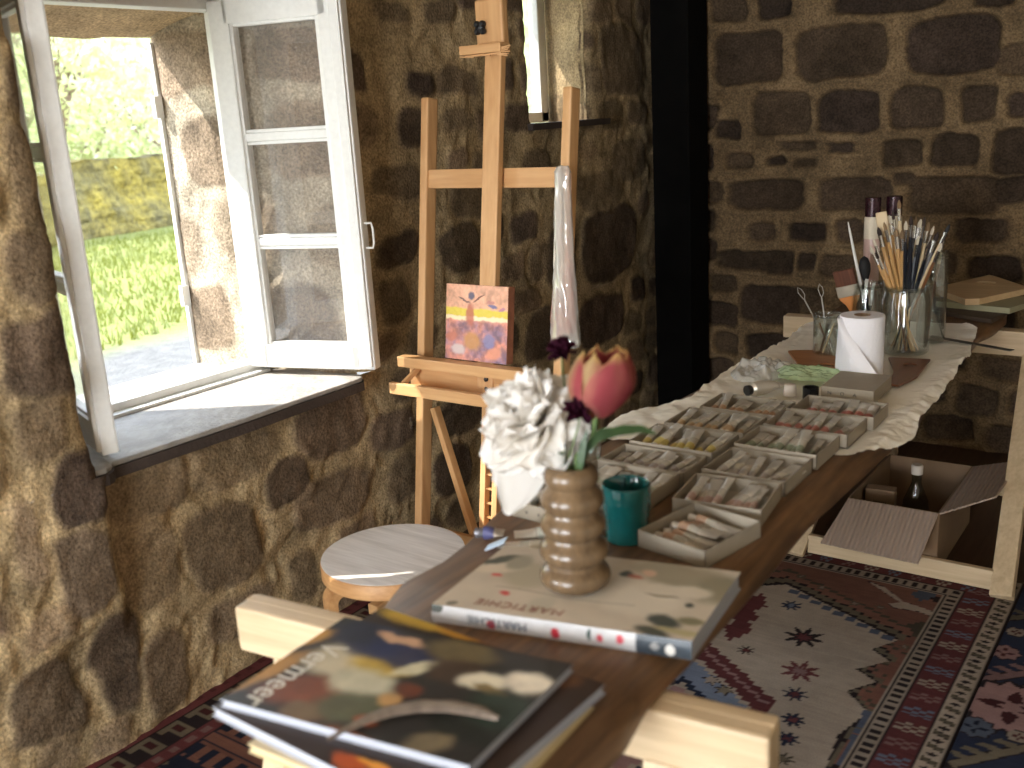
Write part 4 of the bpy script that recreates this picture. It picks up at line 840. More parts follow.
# spine: a slightly rounded painted strip on the near long side
n1, n2 = 200, 16; U, V = np.meshgrid(np.linspace(0, 1, n1), np.linspace(0, 1, n2), indexing='ij')
bx, by = blb[0]-lo.x, blb[1]-lo.y; nx, ny = math.sin(ang), -math.cos(ang)
bul = .0035*np.sin(V*PI)+.0004; P = np.stack([bx+aa.x*U+nx*bul, by+aa.y*U+ny*bul, .0002+.0306*V], -1)
col = np.array(lin((196, 196, 198)))*(1+.25*fbm(U*30, V*5, 3)[..., None])+np.zeros(U.shape+(3,))
dk = (U > .80)[..., None]; col = np.where(dk, np.array(lin((56, 64, 72)))*(1+1.2*fbm(U*50, V*6, 9)[..., None]), col)
for cx, cy_, rx, ry, c in ((.245, .35, .018, .28, (176, 50, 60)), (.50, .4, .018, .3, (176, 46, 60)), (.67, .5, .012, .22, (196, 84, 96)), (.745, .6, .014, .24, (200, 80, 92)), (.02, .9, .03, .3, (70, 74, 66)), (.925, .4, .018, .28, (206, 204, 200)), (.87, .5, .016, .2, (140, 140, 140)), (.63, .6, .008, .3, (60, 80, 76))):
    m = (np.hypot((U-cx)/rx, (V-cy_)/ry) < 1); col[m] = np.array(lin(c))
v, f = grid_data(P); link('spine', np_mesh('spine', v, f, np.clip(col, .01, .9)), M_cv, t4)
def on4(x, y): q = V2(x, y, ZB); return q[0]-lo.x, q[1]-lo.y
M_red = mat('red_brown_ink', (120, 62, 56), .5)
q = on4(520, 607); text_mesh('MARTICHIE', .026, M_red, t4, (q[0], q[1], .0314), (0, 0, ang+PI), 'title_lettering', sx=1.0, spacing=1.15, shear=.15)
q = on4(575, 610); text_mesh('a book of flowers', .008, M_red, t4, (0, 0, 0), (0, 0, 0)) if False else None
sa = Matrix.Rotation(ang, 3, 'Z')
def spine_text(s, u, v_, size, m, **kw):
    x = bx+aa.x*u+nx*.0046; y = by+aa.y*u+ny*.0046
    e = (sa @ Matrix.Rotation(R(90), 3, 'X') @ Matrix.Rotation(PI, 3, 'Z')).to_euler(); return text_mesh(s, size, m, t4, (x, y, .001+.0306*v_), e, 'spine_lettering', **kw)
M_blue = mat('blue_black_ink', (62, 72, 88), .5)
spine_text('MARTICHIE', .27, .5, .020, M_blue, sx=1.0)
# ------------------------------------------------------------------ vase and flowers
vx, vy, vz = -.815, 1.250, .7822
vs = thing('vase', 'turned wooden vase of five stacked rings standing on the pale floral book', 'vase', (vx, vy, vz))
prof = [(0, 0), (.040, 0)]
for k, (rr_, hh_) in enumerate(((.058, .044), (.0565, .044), (.0535, .043), (.0515, .042), (.044, .034))):
    z0 = sum((.044, .044, .043, .042, .034)[:k])
    for i in range(1, 12):
        t = i/12; prof.append((.033+(rr_-.033)*math.sin(PI*t)**.48, z0+hh_*t))
prof += [(.034, .207), (.030, .209), (.026, .207), (.022, .17), (0, .165)]
MB().lathe(prof, 48).build('vase_body', M_olive, vs, smooth=True)
VT = vz+.205
M_green = mat('stem_green', (74, 98, 46), .5, noise=.2); M_leafg = mat('leaf_green', (44, 66, 36), .45, noise=.25, nscale=25)
def petalmat(name, rough=.85):
    m, nt, b = nm(name); at = nt.nodes.new('ShaderNodeAttribute'); at.attribute_name = 'Col'; tr = nt.nodes.new('ShaderNodeBsdfTranslucent'); mx = nt.nodes.new('ShaderNodeMixShader'); mx.inputs[0].default_value = .5; b.inputs['Specular IOR Level'].default_value = .08
    nt.links.new(at.outputs[0], b.inputs['Base Color']); nt.links.new(at.outputs[0], tr.inputs[0]); b.inputs['Roughness'].default_value = rough
    nt.links.new(b.outputs[0], mx.inputs[1]); nt.links.new(tr.outputs[0], mx.inputs[2]); nt.links.new(mx.outputs[0], nt.nodes['Material Output'].inputs[0]); return m
M_petal = petalmat('petal')
def petal(L, W_, cup, curl, ruf, seed, c0, c1, n=15, m=12, point=.0, streak=None):
    u = np.linspace(-1, 1, m); t = np.linspace(0, 1, n); Ug, T = np.meshgrid(u, t, indexing='ij')
    w = W_*np.sin(np.clip(T*.90+.06, 0, 1)*PI)**.55*(1-point*T**3); x = Ug*w; y = L*(T-.08*np.abs(Ug)**2.5*T)
    z = cup*(Ug**2)*W_*(1-.3*T)+curl*L*T**2+ruf*L*T**1.5*fbm(Ug*1.8+seed, T*2.2+seed, 3, 4)
    y = y+ruf*.5*L*T**2*fbm(Ug*2.6+seed*2, T*0, 5)
    c = np.array(lin(c0))*(1-T[..., None])+np.array(lin(c1))*T[..., None]
    if streak is not None:
        k = np.clip(1.2-2.4*np.abs(Ug)+1.4*fbm(Ug*4+seed, T*2, 7), 0, 1)[..., None]; c = c*(1-k)+np.array(lin(streak))*k
    return np.stack([x, y, z], -1), c
def flower(name, label, cat, base, petals, mat_, stem_pts, stem_r=.0028, part='petal'):
    t = thing(name, label, cat, base)
    for P, c, M, off in petals:
        Q = P @ np.array(M).T+np.array(off); v, f = grid_data(Q); o = link(part, np_mesh(part, v, f, np.clip(c, .01, .95)), mat_, t)
    MB().tube([Vector(p)-Vector(base) for p in stem_pts], stem_r, 8).build('stem', M_green, t, smooth=True)
    return t
def dirmat(d, roll=0, up=Vector((0, 0, 1))):        # local y -> d, local z -> facing outwards
    d = Vector(d).normalized(); x = d.cross(up); x = x.normalized() if x.length > 1e-4 else Vector((1, 0, 0)); z = x.cross(d)
    return Matrix((x, d, z)).transposed() @ Matrix.Rotation(roll, 3, 'Y')
# white peony
pc = Vector((-.880, 1.262, 1.045)); pets = []; rr = random.Random(5)
face = Vector((-.15, -.65, .70)).normalized()
fx = face.cross(Vector((0, 0, 1))).normalized(); fy = fx.cross(face)
def pdir(th, ph): return (face*math.cos(th)+(fx*math.cos(ph)+fy*math.sin(ph))*math.sin(th)).normalized()
for ring, (n_, th, L, Wd_, cup, curl, ruf) in enumerate(((9, 1.80, .090, .044, .2, -.20, .22), (11, 1.50, .092, .042, .25, -.25, .28), (12, 1.20, .092, .040, .30, -.22, .34), (12, .92, .090, .037, .35, -.16, .40), (11, .66, .088, .033, .4, -.10, .45), (9, .40, .086, .029, .45, -.05, .5), (5, .15, .084, .026, .45, 0, .5))):
    for k in range(n_):
        ph = 2*PI*(k+.5*(ring % 2))/n_+rr.uniform(-.15, .15); d = pdir(th+rr.uniform(-.14, .14), ph); L2 = L*rr.uniform(.85, 1.1)
        P, c = petal(L2, Wd_*rr.uniform(.85, 1.15), cup, curl, ruf, rr.uniform(0, 90), (238, 231, 219), (243, 241, 238))
        up = face if th > .3 else Vector((0, 0, 1)); M = dirmat(d, rr.uniform(-.3, .3), up if abs(d.dot(up)) < .97 else fx); pets.append((P, c, M, d*.004))
for (dx, L2, w) in (((-.70, -.15, -.95), .140, .038), ((-.26, -.35, -1.0), .158, .040), ((-.95, -.1, -.62), .135, .040), ((-1.0, .1, -.10), .110, .040), ((.6, -.3, -.5), .095, .04)):
    P, c = petal(L2, w, .15, .02, .12, rr.uniform(0, 90), (238, 233, 224), (243, 241, 238)); pets.append((P, c, dirmat(Vector(dx), rr.uniform(-.15, .15), Vector((.45, -.75, .45))), (0, 0, 0)))
pe = flower('peony', 'large ruffled white peony leaning left out of the wooden vase', 'flower', tuple(pc), pets, M_petal, [(vx-.008, vy, VT-.035), (vx-.012, vy, VT+.012), (-.85, 1.262, 1.02), (pc.x, pc.y, pc.z)])
# tulip
tc_ = Vector((-.770, 1.262, 1.088)); pets = []; ax = Vector((.20, .0, 1)).normalized()
for k in range(6):
    ph = 2*PI*k/6+.5; o_ = Vector((math.cos(ph), math.sin(ph), 0)); d = (ax+o_*.06).normalized()
    L2, w2 = .106, (.046 if k % 2 else .042)
    u = np.linspace(-1, 1, 16); t = np.linspace(0, 1, 20); Ug, T = np.meshgrid(u, t, indexing='ij')
    rad = .047*np.sin(np.clip(T*.72+.10, 0, 1)*PI)**.75*(1.0+(.10 if k % 2 else 0)); half = (.92+.12*(k % 2))*np.clip(1-T**5*.97, 0, 1)**.5*(.45+.55*sst(0, .35, T))
    A = ph+Ug*half; rw = rad*(1+.20*fbm(Ug*2+k*3, T*3, 4)); hgt = L2*T*(1-.10*np.abs(Ug)**2)+.012*fbm(Ug*2.4+k*9, T*2, 6)*T
    P = np.stack([rw*np.cos(A)+ax.x*hgt, rw*np.sin(A), hgt-.012], -1)
    kk = np.clip(-.05+1.1*fbm(Ug*2+k*5, T*1.4, 12)+1.0*np.abs(Ug)**2*.30, 0, 1)[..., None]; c = np.array(lin((160, 76, 82)))*(1-kk)+np.array(lin((200, 146, 122)))*kk
    if k in (3, 4): kk = np.clip(1.1-1.3*np.abs(Ug+.1), 0, 1)[..., None]; c = c*(1-kk)+np.array(lin((186, 158, 116)))*kk
    tp = np.clip((T-.86)*5, 0, .8)[..., None]; c = c*(1-tp)+np.array(lin((222, 196, 120)))*tp
    pets.append((P, c, Matrix.Identity(3), (0, 0, 0)))
flower('tulip', 'big pink and cream tulip standing upright at the right of the bouquet', 'flower', tuple(tc_), pets, M_petal, [(vx+.008, vy, VT-.035), (vx+.012, vy, VT+.02), (-.782, 1.262, 1.03), (tc_.x, tc_.y, tc_.z-.008)], .004)
# dark scabious heads
for base, st0, lab in (((-.855, 1.30, 1.160), (vx-.004, vy+.01), 'small dark maroon flower peeping up between the peony and the tulip'), ((-.778, 1.222, 1.092), (vx+.004, vy-.01), 'small dark maroon flower in front of the tulip, right of the peony')):
    pets = []
    for k in range(44):
        d = Vector((rr.gauss(0, 1), rr.gauss(0, 1), rr.gauss(.15, .8))).normalized(); P, c = petal(.021, .0065, .6, .2, .8, rr.uniform(0, 90), (34, 12, 24), (62, 22, 40), 6, 5)
        pets.append((P, c, dirmat(d, rr.uniform(-1, 1), Vector((.3, .2, 1)) if abs(d.z) < .9 else Vector((1, 0, 0))), d*.004))
    t = thing('scabious', lab, 'flower', base); V_, F_, C_, of = [], [], [], 0
    for P, c, M, off_ in pets:
        v, f = grid_data(P @ np.array(M).T+np.array(off_)); V_.append(v); F_.append(f+of); C_.append(c.reshape(-1, 3)); of += len(v)
    link('flower_head', np_mesh('flower_head', np.vstack(V_), np.vstack(F_), np.vstack(C_)), M_petal, t)
    MB().tube([Vector((st0[0], st0[1], VT-.035))-Vector(base), Vector((st0[0], st0[1], VT+.02))-Vector(base), Vector((0, 0, -.02)), Vector((0, 0, -.003))], .0016, 6).build('stem', M_green, t)
# foliage sprig
lf = thing('leafy_sprig', 'green leafy sprig under the tulip pointing to the right', 'leaf', (vx+.01, vy, VT))
b = MB()
def leaf(pts, w):
    rows = []
    pts = [Vector(p) for p in pts]; n = len(pts)
    for i, p in enumerate(pts):
        d = (pts[min(i+1, n-1)]-pts[max(i-1, 0)]).normalized(); s = d.cross(Vector((.2, -.5, 1))).normalized(); ww = w*math.sin(PI*(i+.15)/(n-.7))**.8
        rows.append([p-s*ww+Vector((0, 0, ww*.25)), p, p+s*ww+Vector((0, 0, ww*.25))])
    P = smooth_rows(rows, 4); v, f = grid_data(P); link('leaf', np_mesh('leaf', v, f), M_leafg, lf)
leaf([(0, 0, -.02), (.02, -.002, .03), (.05, -.004, .058), (.085, -.004, .072), (.118, 0, .078), (.14, .004, .074)], .012)
leaf([(.0, 0, -.02), (.012, .004, .02), (.03, .004, .045), (.045, .004, .06), (.06, .01, .07)], .012)
leaf([(-.01, -.006, -.02), (-.012, -.02, .01), (-.01, -.022, .035), (-.006, -.02, .055)], .008)
leaf([(.006, -.01, -.02), (.018, -.016, .012), (.022, -.014, .04), (.03, -.01, .07)], .007)
MB().tube([(0, 0, -.03), (.004, 0, .02), (.02, 0, .05)], .0022, 6).build('stem', M_green, lf)
# ------------------------------------------------------------------ turquoise cup
cp = thing('cup', 'turquoise glazed ceramic cup with glass rods standing behind the wooden vase', 'cup', (-.868, 1.515, .7502))
prof = [(0, 0), (.040, 0)]+[(.0415+.0045*(z/.104)**2-.0012*math.sin(z*60)+.0006*math.sin(z*420), z) for z in np.linspace(.003, .104, 22)]+[(.0455, .108), (.043, .110), (.040, .106), (.038, .06), (.036, .010), (0, .008)]
MB().lathe(prof, 40).build('cup_body', M_teal, cp, smooth=True)
for k, (dx, dy, ex) in enumerate(((-.006, .010, .012), (.002, .004, .020))):
    o = MB().tube([(0, 0, 0), (ex, .012, .110)], .0028, 8).build('glass_rod', M_jar, None, True, loc=(-.868+dx-.012, 1.515+dy-.01, .7585)); tag(o, ('slim glass rod leaning in the turquoise cup, left of its pair', 'slim glass rod leaning in the turquoise cup, right of its pair')[k], 'rod')
# ------------------------------------------------------------------ crumpled paper sheet
def sheet():
    n, m = 300, 150; s = np.linspace(0, 1, n); t = np.linspace(0, 1, m); T, S = np.meshgrid(t, s)      # S along y, T across x
    Y = (1.99+.14*T)*(1-S)+3.57*S+.018*fbm(T*6, S*0+3, 5)*sst(.1, 0, S)
    lx = np.interp(Y, [1.95, 2.05, 2.14, 2.25, 2.39, 2.55, 2.72, 3.0, 3.15, 3.35, 3.6], [-1.19, -1.235, -1.262, -1.225, -1.155, -1.175, -1.185, -1.165, -1.17, -1.20, -1.12])+.02*fbm(Y*9, Y*0, 5)
    rx = np.interp(Y, [1.95, 2.14, 2.25, 2.35, 2.50, 2.74, 3.0, 3.15, 3.35, 3.5, 3.6], [-.66, -.632, -.585, -.568, -.585, -.590, -.605, -.610, -.640, -.665, -.72])+.016*fbm(Y*12, Y*0, 9)
    X = lx+(rx-lx)*T
    rid = np.abs(fbm(X*9, Y*9, 31, 4))*2+np.abs(fbm(X*23+4, Y*19, 33, 3)); e = np.minimum(X-lx, rx-X)
    edge = np.exp(-e/.035); inbox = sst(-1.14, -1.10, X)*sst(-.62, -.66, X)
    amp = .0035*inbox+.020*(1-inbox)+.014*edge
    Zz = .7515+np.clip(rid, 0, 1.5)*amp*.55
    over_r = np.clip(X+.615, 0, 1); over_l = np.clip(-1.205-X, 0, 1); Zz = Zz-over_r*.55-over_l*.10+.02*edge*np.clip(fbm(Y*7, T*0+2, 12)+.15, 0, 1)
    flat_ = sst(-1.12, -1.10, X)*sst(-.64, -.66, X)*sst(2.50, 2.46, Y); Zz = Zz*(1-flat_)+np.minimum(Zz, .7545)*flat_
    v, f = grid_data(np.stack([X, Y, Zz], -1)); return np_mesh('crumpled_sheet', v, f)
tag(link('crumpled_sheet', sheet(), M_paper), 'large crumpled translucent paper sheet spread over the far half of the plank table', 'paper')
# ------------------------------------------------------------------ trays of paint tubes
def open_box(name, label, cx, cy_, w, d, rot, z, h=.033, mark=None):
    t = thing(name, label, 'box', (cx, cy_, z), rot, 'grey card trays of paint tubes'); T_ = .003; b = MB()
    b.box((0, 0, T_/2), (w, d, T_))
    for sx_ in (-1, 1): b.box((sx_*(w/2-T_/2), 0, h/2), (T_, d, h), bev=.0006)
    for sy in (-1, 1): b.box((0, sy*(d/2-T_/2), h/2), (w, T_, h), bev=.0006)
    b.build('tray_body', M_card, t)
    return t
def tube_meshes(L, r):
    n = 18; rings = []; seg = 14; bm = MB()
    for i in range(n):
        s = i/(n-1); y = .016+s*(L-.016); fl = sst(.15, 1.0, np.array(s)); a = r*(1+.25*float(fl)); c = r*(1-.93*float(fl))
        if i == 0: a = c = r*.55
        rings.append([bm.bm.verts.new((a*math.cos(2*PI*k/seg), y, c*math.sin(2*PI*k/seg)+r)) for k in range(seg)])
    for r0, r1 in zip(rings[:-1], rings[1:]):
        for k in range(seg): bm.bm.faces.new((r0[k], r0[(k+1) % seg], r1[(k+1) % seg], r1[k]))
    bm.bm.faces.new(rings[0][::-1]); bm.bm.faces.new(rings[-1])
    return bm
def band_mesh(L, r, s0, s1):
    seg = 14; bm = MB(); rings = []
    for i in range(8):
        s = s0+(s1-s0)*i/7; y = .016+s*(L-.016); fl = float(sst(.15, 1.0, np.array(s))); a = r*(1+.25*fl)+.0005; c = r*(1-.93*fl)+.0005
        rings.append([bm.bm.verts.new((a*math.cos(2*PI*k/seg), y, c*math.sin(2*PI*k/seg)+r)) for k in range(seg)])
    for r0, r1 in zip(rings[:-1], rings[1:]):
        for k in range(seg): bm.bm.faces.new((r0[k], r0[(k+1) % seg], r1[(k+1) % seg], r1[k]))
    return bm
MI = Matrix.Rotation(R(-90), 3, 'X')
bandmats = {}
def bandm(c):
    c = tuple(int(v*.62+w_*.38) for v, w_ in zip(c, (150, 140, 124)))
    if c not in bandmats: bandmats[c] = mat('paint_label', c, .55)
    return bandmats[c]
def make_tube(label, group, L, r, band, capm=None, cat='paint tube', bandpos=(.10, .34)):
    t = thing('paint_tube', label, cat, (0, 0, 0), 0, group)
    tube_meshes(L, r).build('tube_body', M_alu, t, smooth=True); band_mesh(L, r, *bandpos).build('colour_band', bandm(band), t, smooth=True)
    band_mesh(L, r, bandpos[1]+.01, .56).build('paper_label', bandm((196, 190, 176)), t, smooth=True)
    MB().lathe([(0, 0), (r*.72, 0), (r*.78, .002), (r*.70, .014), (r*.5, .018), (0, .018)], 12, c=(0, 0, r), M=MI).build('cap', capm or M_capwhite, t, smooth=True)
    return t
def copy_tree(root, loc, rot, label=None, group=None):
    r = root.copy(); C.objects.link(r); r.location = loc; r.rotation_euler = rot
    if label: r['label'] = label
    if group: r['group'] = group
    for ch_ in root.children:
        c = ch_.copy(); C.objects.link(c); c.parent = r
    return r
rows = ['first', 'second', 'third', 'fourth', 'fifth', 'sixth']; rt = random.Random(11)
ZA, ZSh = .7505, .7555
trays = [  # side, row, cx, cy, w, d, rot, z, band colour, word, n
 ('right', 0, -.742, 1.560, .150, .172, -11, ZA, (196, 150, 120), 'peach-banded', 5), ('right', 1, -.768, 1.742, .178, .150, 7, ZA, (186, 150, 142), 'pinkish-banded', 7),
 ('right', 2, -.776, 1.914, .183, .158, 0, ZA, (160, 154, 150), 'grey-banded', 7), ('right', 3, -.772, 2.076, .190, .148, 0, ZSh, (120, 136, 112), 'sage-banded', 7),
 ('right', 4, -.762, 2.232, .200, .142, 0, ZSh, (182, 96, 88), 'red-banded', 7), ('right', 5, -.750, 2.376, .200, .128, 1, ZSh, (176, 78, 70), 'brick-banded', 7),
 ('left', 0, -1.022, 1.572, .195, .155, -2, ZA, (150, 160, 160), 'blue-grey-banded', 6), ('left', 1, -.994, 1.722, .200, .128, 0, ZA, (168, 182, 160), 'pale-green-banded', 7),
 ('left', 2, -.990, 1.850, .205, .116, 0, ZA, (150, 140, 142), 'mauve-grey-banded', 7), ('left', 3, -.984, 1.990, .208, .142, 0, ZSh, (206, 184, 84), 'yellow-banded', 7),
 ('left', 4, -.976, 2.146, .204, .142, 0, ZSh, (186, 152, 110), 'ochre-banded', 7), ('left', 5, -.958, 2.300, .200, .136, 0, ZSh, (176, 128, 90), 'tan-banded', 7)]
for side, row, cx, cy_, w, d, ro, z, bc, word, n in trays:
    nmr = rows[row]
    bx_ = open_box('card_tray', 'open grey card tray of paint tubes, %s tray from the vase in the %s-hand row' % (nmr, side), cx, cy_, w, d, R(ro), z)
    if side == 'left' and row == 0:
        for k, x in enumerate((-.06, -.03)): text_mesh('oo'[k], .012, M_ink, bx_, (x, -d/2-.0004, .017), (R(90), 0, 0), 'ink_mark')
    lay = (row == 0 and side == 'right'); L = (w-.018 if lay else d-.016); L = min(L, .128); r = .0105 if lay else .0088
    lab = 'small %s paint tube lying in the %s tray from the vase, %s-hand row' % (word, nmr, side); grp = 'paint tubes in the %s %s-hand tray' % (nmr, side)
    proto = make_tube(lab, grp, L, r, bc, bandpos=(.06, .30)); rot = Matrix.Rotation(R(ro), 3, 'Z')
    if not lay: n += 1
    for k in range(n):
        s = (k+.5)/n
        if lay: off = Vector((-w/2+.014+rt.uniform(0, .006), -d/2+.022+s*(d-.044), .0038)); a = R(ro-90+rt.uniform(-5, 5)); tilt = R(rt.uniform(1, 4))
        else: off = Vector((-w/2+.014+s*(w-.030)+rt.uniform(-.003, .003), -d/2+.007+rt.uniform(0, .004), .0038)); a = R(ro+rt.uniform(-16, 8)); tilt = R(rt.uniform(4, 17))
        p = rot @ off+Vector((cx, cy_, z))
        o = proto if k == 0 else copy_tree(proto, p, (0, 0, 0))
        o.location = p; o.rotation_euler = (tilt, 0, a) if True else 0
        sc_ = rt.uniform(.80, 1.0); o.scale = (rt.uniform(.75, 1.2), sc_, rt.uniform(.8, 1.15))
# bigger loose tubes left of the vase
tA = make_tube('squeezed white paint tube with a dark teal cap beside the pale floral book', None, .105, .0145, (206, 214, 206), mat('teal_cap', (34, 84, 82), .4), bandpos=(.05, .5)); tA.location = (-.962, 1.462, .7512); tA.rotation_euler = (0, 0, R(128))
tB = make_tube('cream paint tube lying at the left back corner of the pale floral book', None, .11, .012, (206, 198, 176), M_capwhite); tB.location = (-.945, 1.392, .7512); tB.rotation_euler = (0, 0, R(112))
tC = make_tube('paint tube with a deep blue band and grey cap at the left table edge', None, .055, .013, (36, 44, 122), mat('grey_cap', (120, 120, 126), .35, metal=.5), bandpos=(.02, .55)); tC.location = (-1.118, 1.372, .7512); tC.rotation_euler = (0, 0, R(-62))
tg = MB().beam((-1.066, 1.338, .758), (-1.030, 1.352, .776), .026, .002, bev=.0005).build('paper_tag', mat('pale_blue_card', (186, 206, 226), .6)); tag(tg, 'small pale blue card tag by the blue-banded paint tube', 'tag')
gj = thing('glass_jar', 'small round empty glass jar left of the paint trays behind the peony', 'jar', (-1.150, 1.835, .7508))
MB().lathe([(0, 0), (.024, 0), (.031, .012), (.034, .04), (.030, .066), (.024, .078), (.024, .092), (.026, .094), (.0225, .092), (.0225, .078), (.028, .066), (.032, .04), (.029, .014), (0, .006)], 28).build('jar_glass', M_jar, gj, smooth=True)
# ------------------------------------------------------------------ middle of the table
ZP = .7585
M_boardA = wood('palette_wood', (150, 98, 60), (186, 134, 90), 0, rough=.4); M_boardB = vcol('stained_palette_face', .35, coat=.2)
def palette(label, poly, z, th, hole, cols, seed):
    cx = sum(p[0] for p in poly)/len(poly); cy_ = sum(p[1] for p in poly)/len(poly); t = thing('palette', label, 'palette', (cx, cy_, z)); b = MB(); bm = b.bm
    # ring between outline and thumb hole
    n = 48; out = []; inn = []
    def hit(a):
        best = None
        for i in range(len(poly)):
            x1, y1 = poly[i][0]-hole[0], poly[i][1]-hole[1]; x2, y2 = poly[(i+1) % len(poly)][0]-hole[0], poly[(i+1) % len(poly)][1]-hole[1]
            dx, dy = math.cos(a), math.sin(a); ex, ey = x2-x1, y2-y1; det = dx*ey-dy*ex
            if abs(det) < 1e-9: continue
            t_ = (x1*ey-y1*ex)/det; s_ = (x1*dy-y1*dx)/det
            if t_ > 0 and -.001 <= s_ <= 1.001 and (best is None or t_ < best): best = t_
        return best
    for zz in (0, th):
        ro, ri = [], []
        for k in range(n):
            a = 2*PI*k/n; h_ = hit(a); ro.append(bm.verts.new((hole[0]+h_*math.cos(a)-cx, hole[1]+h_*math.sin(a)-cy_, zz))); ri.append(bm.verts.new((hole[0]+hole[2]*math.cos(a)-cx, hole[1]+hole[2]*.8*math.sin(a)-cy_, zz)))
        out.append(ro); inn.append(ri)
    for k in range(n):
        j = (k+1) % n
        for q in (0, 1): bm.faces.new((out[q][k], out[q][j], inn[q][j], inn[q][k]))
        bm.faces.new((out[0][k], out[0][j], out[1][j], out[1][k])); bm.faces.new((inn[0][k], inn[0][j], inn[1][j], inn[1][k]))
    b.build('board', cols, t); return t
palette('orange-brown wooden palette with an oval thumb hole between the tumbler and the green bag', [(-1.105, 2.97), (-.985, 2.765), (-.90, 2.80), (-.86, 2.812), (-.875, 2.87), (-.885, 2.905), (-1.03, 3.0)], ZP, .006, (-.94, 2.84, .024), M_boardA, 1)
palette('reddish-brown wooden palette lying in front of the big brush jar', [(-.805, 2.995), (-.69, 3.015), (-.675, 2.80), (-.695, 2.70), (-.735, 2.71), (-.742, 2.83)], ZP, .006, (-.725, 2.93, .02), wood('dark_palette_wood', (92, 56, 38), (132, 84, 54), 1, rough=.35), 2)
def crumple(name, label, cat, cx, cy_, z, a, b_, h, m, seed, rot=0, n=90, ridge=1.0):
    U, V = np.meshgrid(np.linspace(-1, 1, n), np.linspace(-1, 1, n), indexing='ij'); rr_ = np.hypot(U, V); k = np.minimum(1, 1/np.maximum(rr_, 1e-6)); mx = np.maximum(abs(U), abs(V)); U2 = U*mx/np.maximum(rr_, 1e-6); V2_ = V*mx/np.maximum(rr_, 1e-6); rr_ = np.hypot(U2, V2_)
    irr = 1+.35*fbm(U2*1.6+seed, V2_*1.6, seed); X = U2*a*irr; Y = V2_*b_*irr
    Zz = h*(np.clip(1-rr_**2.2, 0, 1)*.35+ridge*(np.abs(fbm(U2*1.7+V2_*1.2+seed, V2_*2.2, seed, 3))*1.5+.3*np.abs(fbm(U2*5+seed, V2_*3, seed+3, 3)))*sst(1.08, .70, rr_)+.03)
    o = link(name, np_mesh(name, *grid_data(np.stack([X, Y, Zz], -1))), m, None, (cx, cy_, z), (0, 0, rot)); return tag(o, label, cat)
crumple('crumpled_plastic', 'crumpled clear white plastic wrap on the paper sheet left of the green bag', 'wrapper', -1.075, 2.70, .7600, .085, .13, .055, glass('white_film', tint=(.95, .97, .97), gloss=.2, edge=.6, haze=.35, hazecol=(.9, .92, .9)), 4)
crumple('green_bag', 'crumpled pale green plastic bag heaped on the orange-brown palette', 'bag', -.935, 2.690, .7655, .115, .062, .040, glass('green_film', tint=(.80, .92, .74), gloss=.14, edge=.5, haze=.55, hazecol=(.50, .66, .40)), 9, R(12))
tD = make_tube('fat white paint tube with a black nozzle behind the far left tray', None, .15, .019, (214, 208, 196), M_blackp, bandpos=(.04, .6)); tD.location = (-1.020, 2.440, .7600); tD.rotation_euler = (0, 0, R(-28))
o = MB().lathe([(0, 0), (.017, 0), (.018, .004), (.015, .030), (0, .032)], 18).build('screw_top', M_capwhite, None, True, (-.925, 2.508, .7600)); tag(o, 'loose white screw top standing behind the paint trays', 'screw top')
o = MB().lathe([(0, 0), (.021, 0), (.021, .03), (.017, .03), (.016, .012), (0, .012)], 24).build('black_jar', mat('black_gloss', (26, 26, 28), .15), None, True, (-.868, 2.505, .7600)); tag(o, 'small black round pot with a shiny rim left of the lidded box', 'pot')
lb = thing('lidded_box', 'closed pale card box with three black letters on its side', 'box', (-.775, 2.592, .7595), R(1))
MB().box((0, 0, .018), (.136, .172, .036), bev=.0015).build('box_body', M_card, lb)
for k, (s_, x) in enumerate((('N', -.045), ('O', -.012), ('A', .020))): text_mesh(s_, .014, M_ink, lb, (x, -.0865, .020), (R(90), 0, 0), 'printed_letter')
# roll of tissue
rl = thing('tissue_roll', 'white tissue paper roll standing on end with its loose sheet trailing forward', 'paper roll', (-.815, 2.757, .7585))
MB().lathe([(.022, 0), (.058, 0), (.060, .003), (.060, .177), (.058, .180), (.022, .180), (.022, .0)], 48).build('roll', M_roll, rl, smooth=True)
MB().lathe([(.0195, .001), (.0218, .001), (.0218, .181), (.0195, .181), (.0195, .001)], 32).build('core', M_cardb, rl, smooth=True)
U, V = np.meshgrid(np.linspace(0, 1, 30), np.linspace(0, 1, 30), indexing='ij')
Lp = np.stack([-.058-.004*V, -.022-.012*V, .176-.174*V], -1); Rp = np.stack([-.042+.135*V**1.1, -.046-.035*V, .178-.174*V], -1)
P = Lp*(1-U[..., None])+Rp*U[..., None]; P[..., 1] -= .028*np.sin(U*PI)*(1-.3*V)+.006*fbm(U*3, V*3, 5); link('loose_sheet', np_mesh('loose_sheet', *grid_data(P)), M_roll, rl)
# ------------------------------------------------------------------ jars and what stands in them
def jar(name, label, x, y, r, h, z=.7590, neck=.9, th=.0025, cat='jar', m=M_jar):
    t = thing(name, label, cat, (x, y, z)); o_ = [(0, 0), (r*.9, 0), (r, .008), (r, h*.80), (r*neck, h*.90), (r*neck, h*.985), (r*neck+.0015, h)]
    i_ = [(r*neck-th, h), (r*neck-th, h*.90), (r-th, h*.79), (r-th, .012), (r*.85, .007), (0, .007)]
    MB().lathe(o_+i_, 36).build('jar_glass', m, t, smooth=True)
    b = MB()
    for k in (0, 1): b.lathe([(r*neck+.0005, h*(.93+.03*k)), (r*neck+.002, h*(.937+.03*k)), (r*neck+.0005, h*(.944+.03*k))], 36)
    b.build('screw_thread', m, t, smooth=True); return t
jar('glass_tumbler', 'small glass tumbler holding bent wire tools, left of the tissue roll', -.985, 2.975, .040, .130, cat='tumbler', neck=1.0)
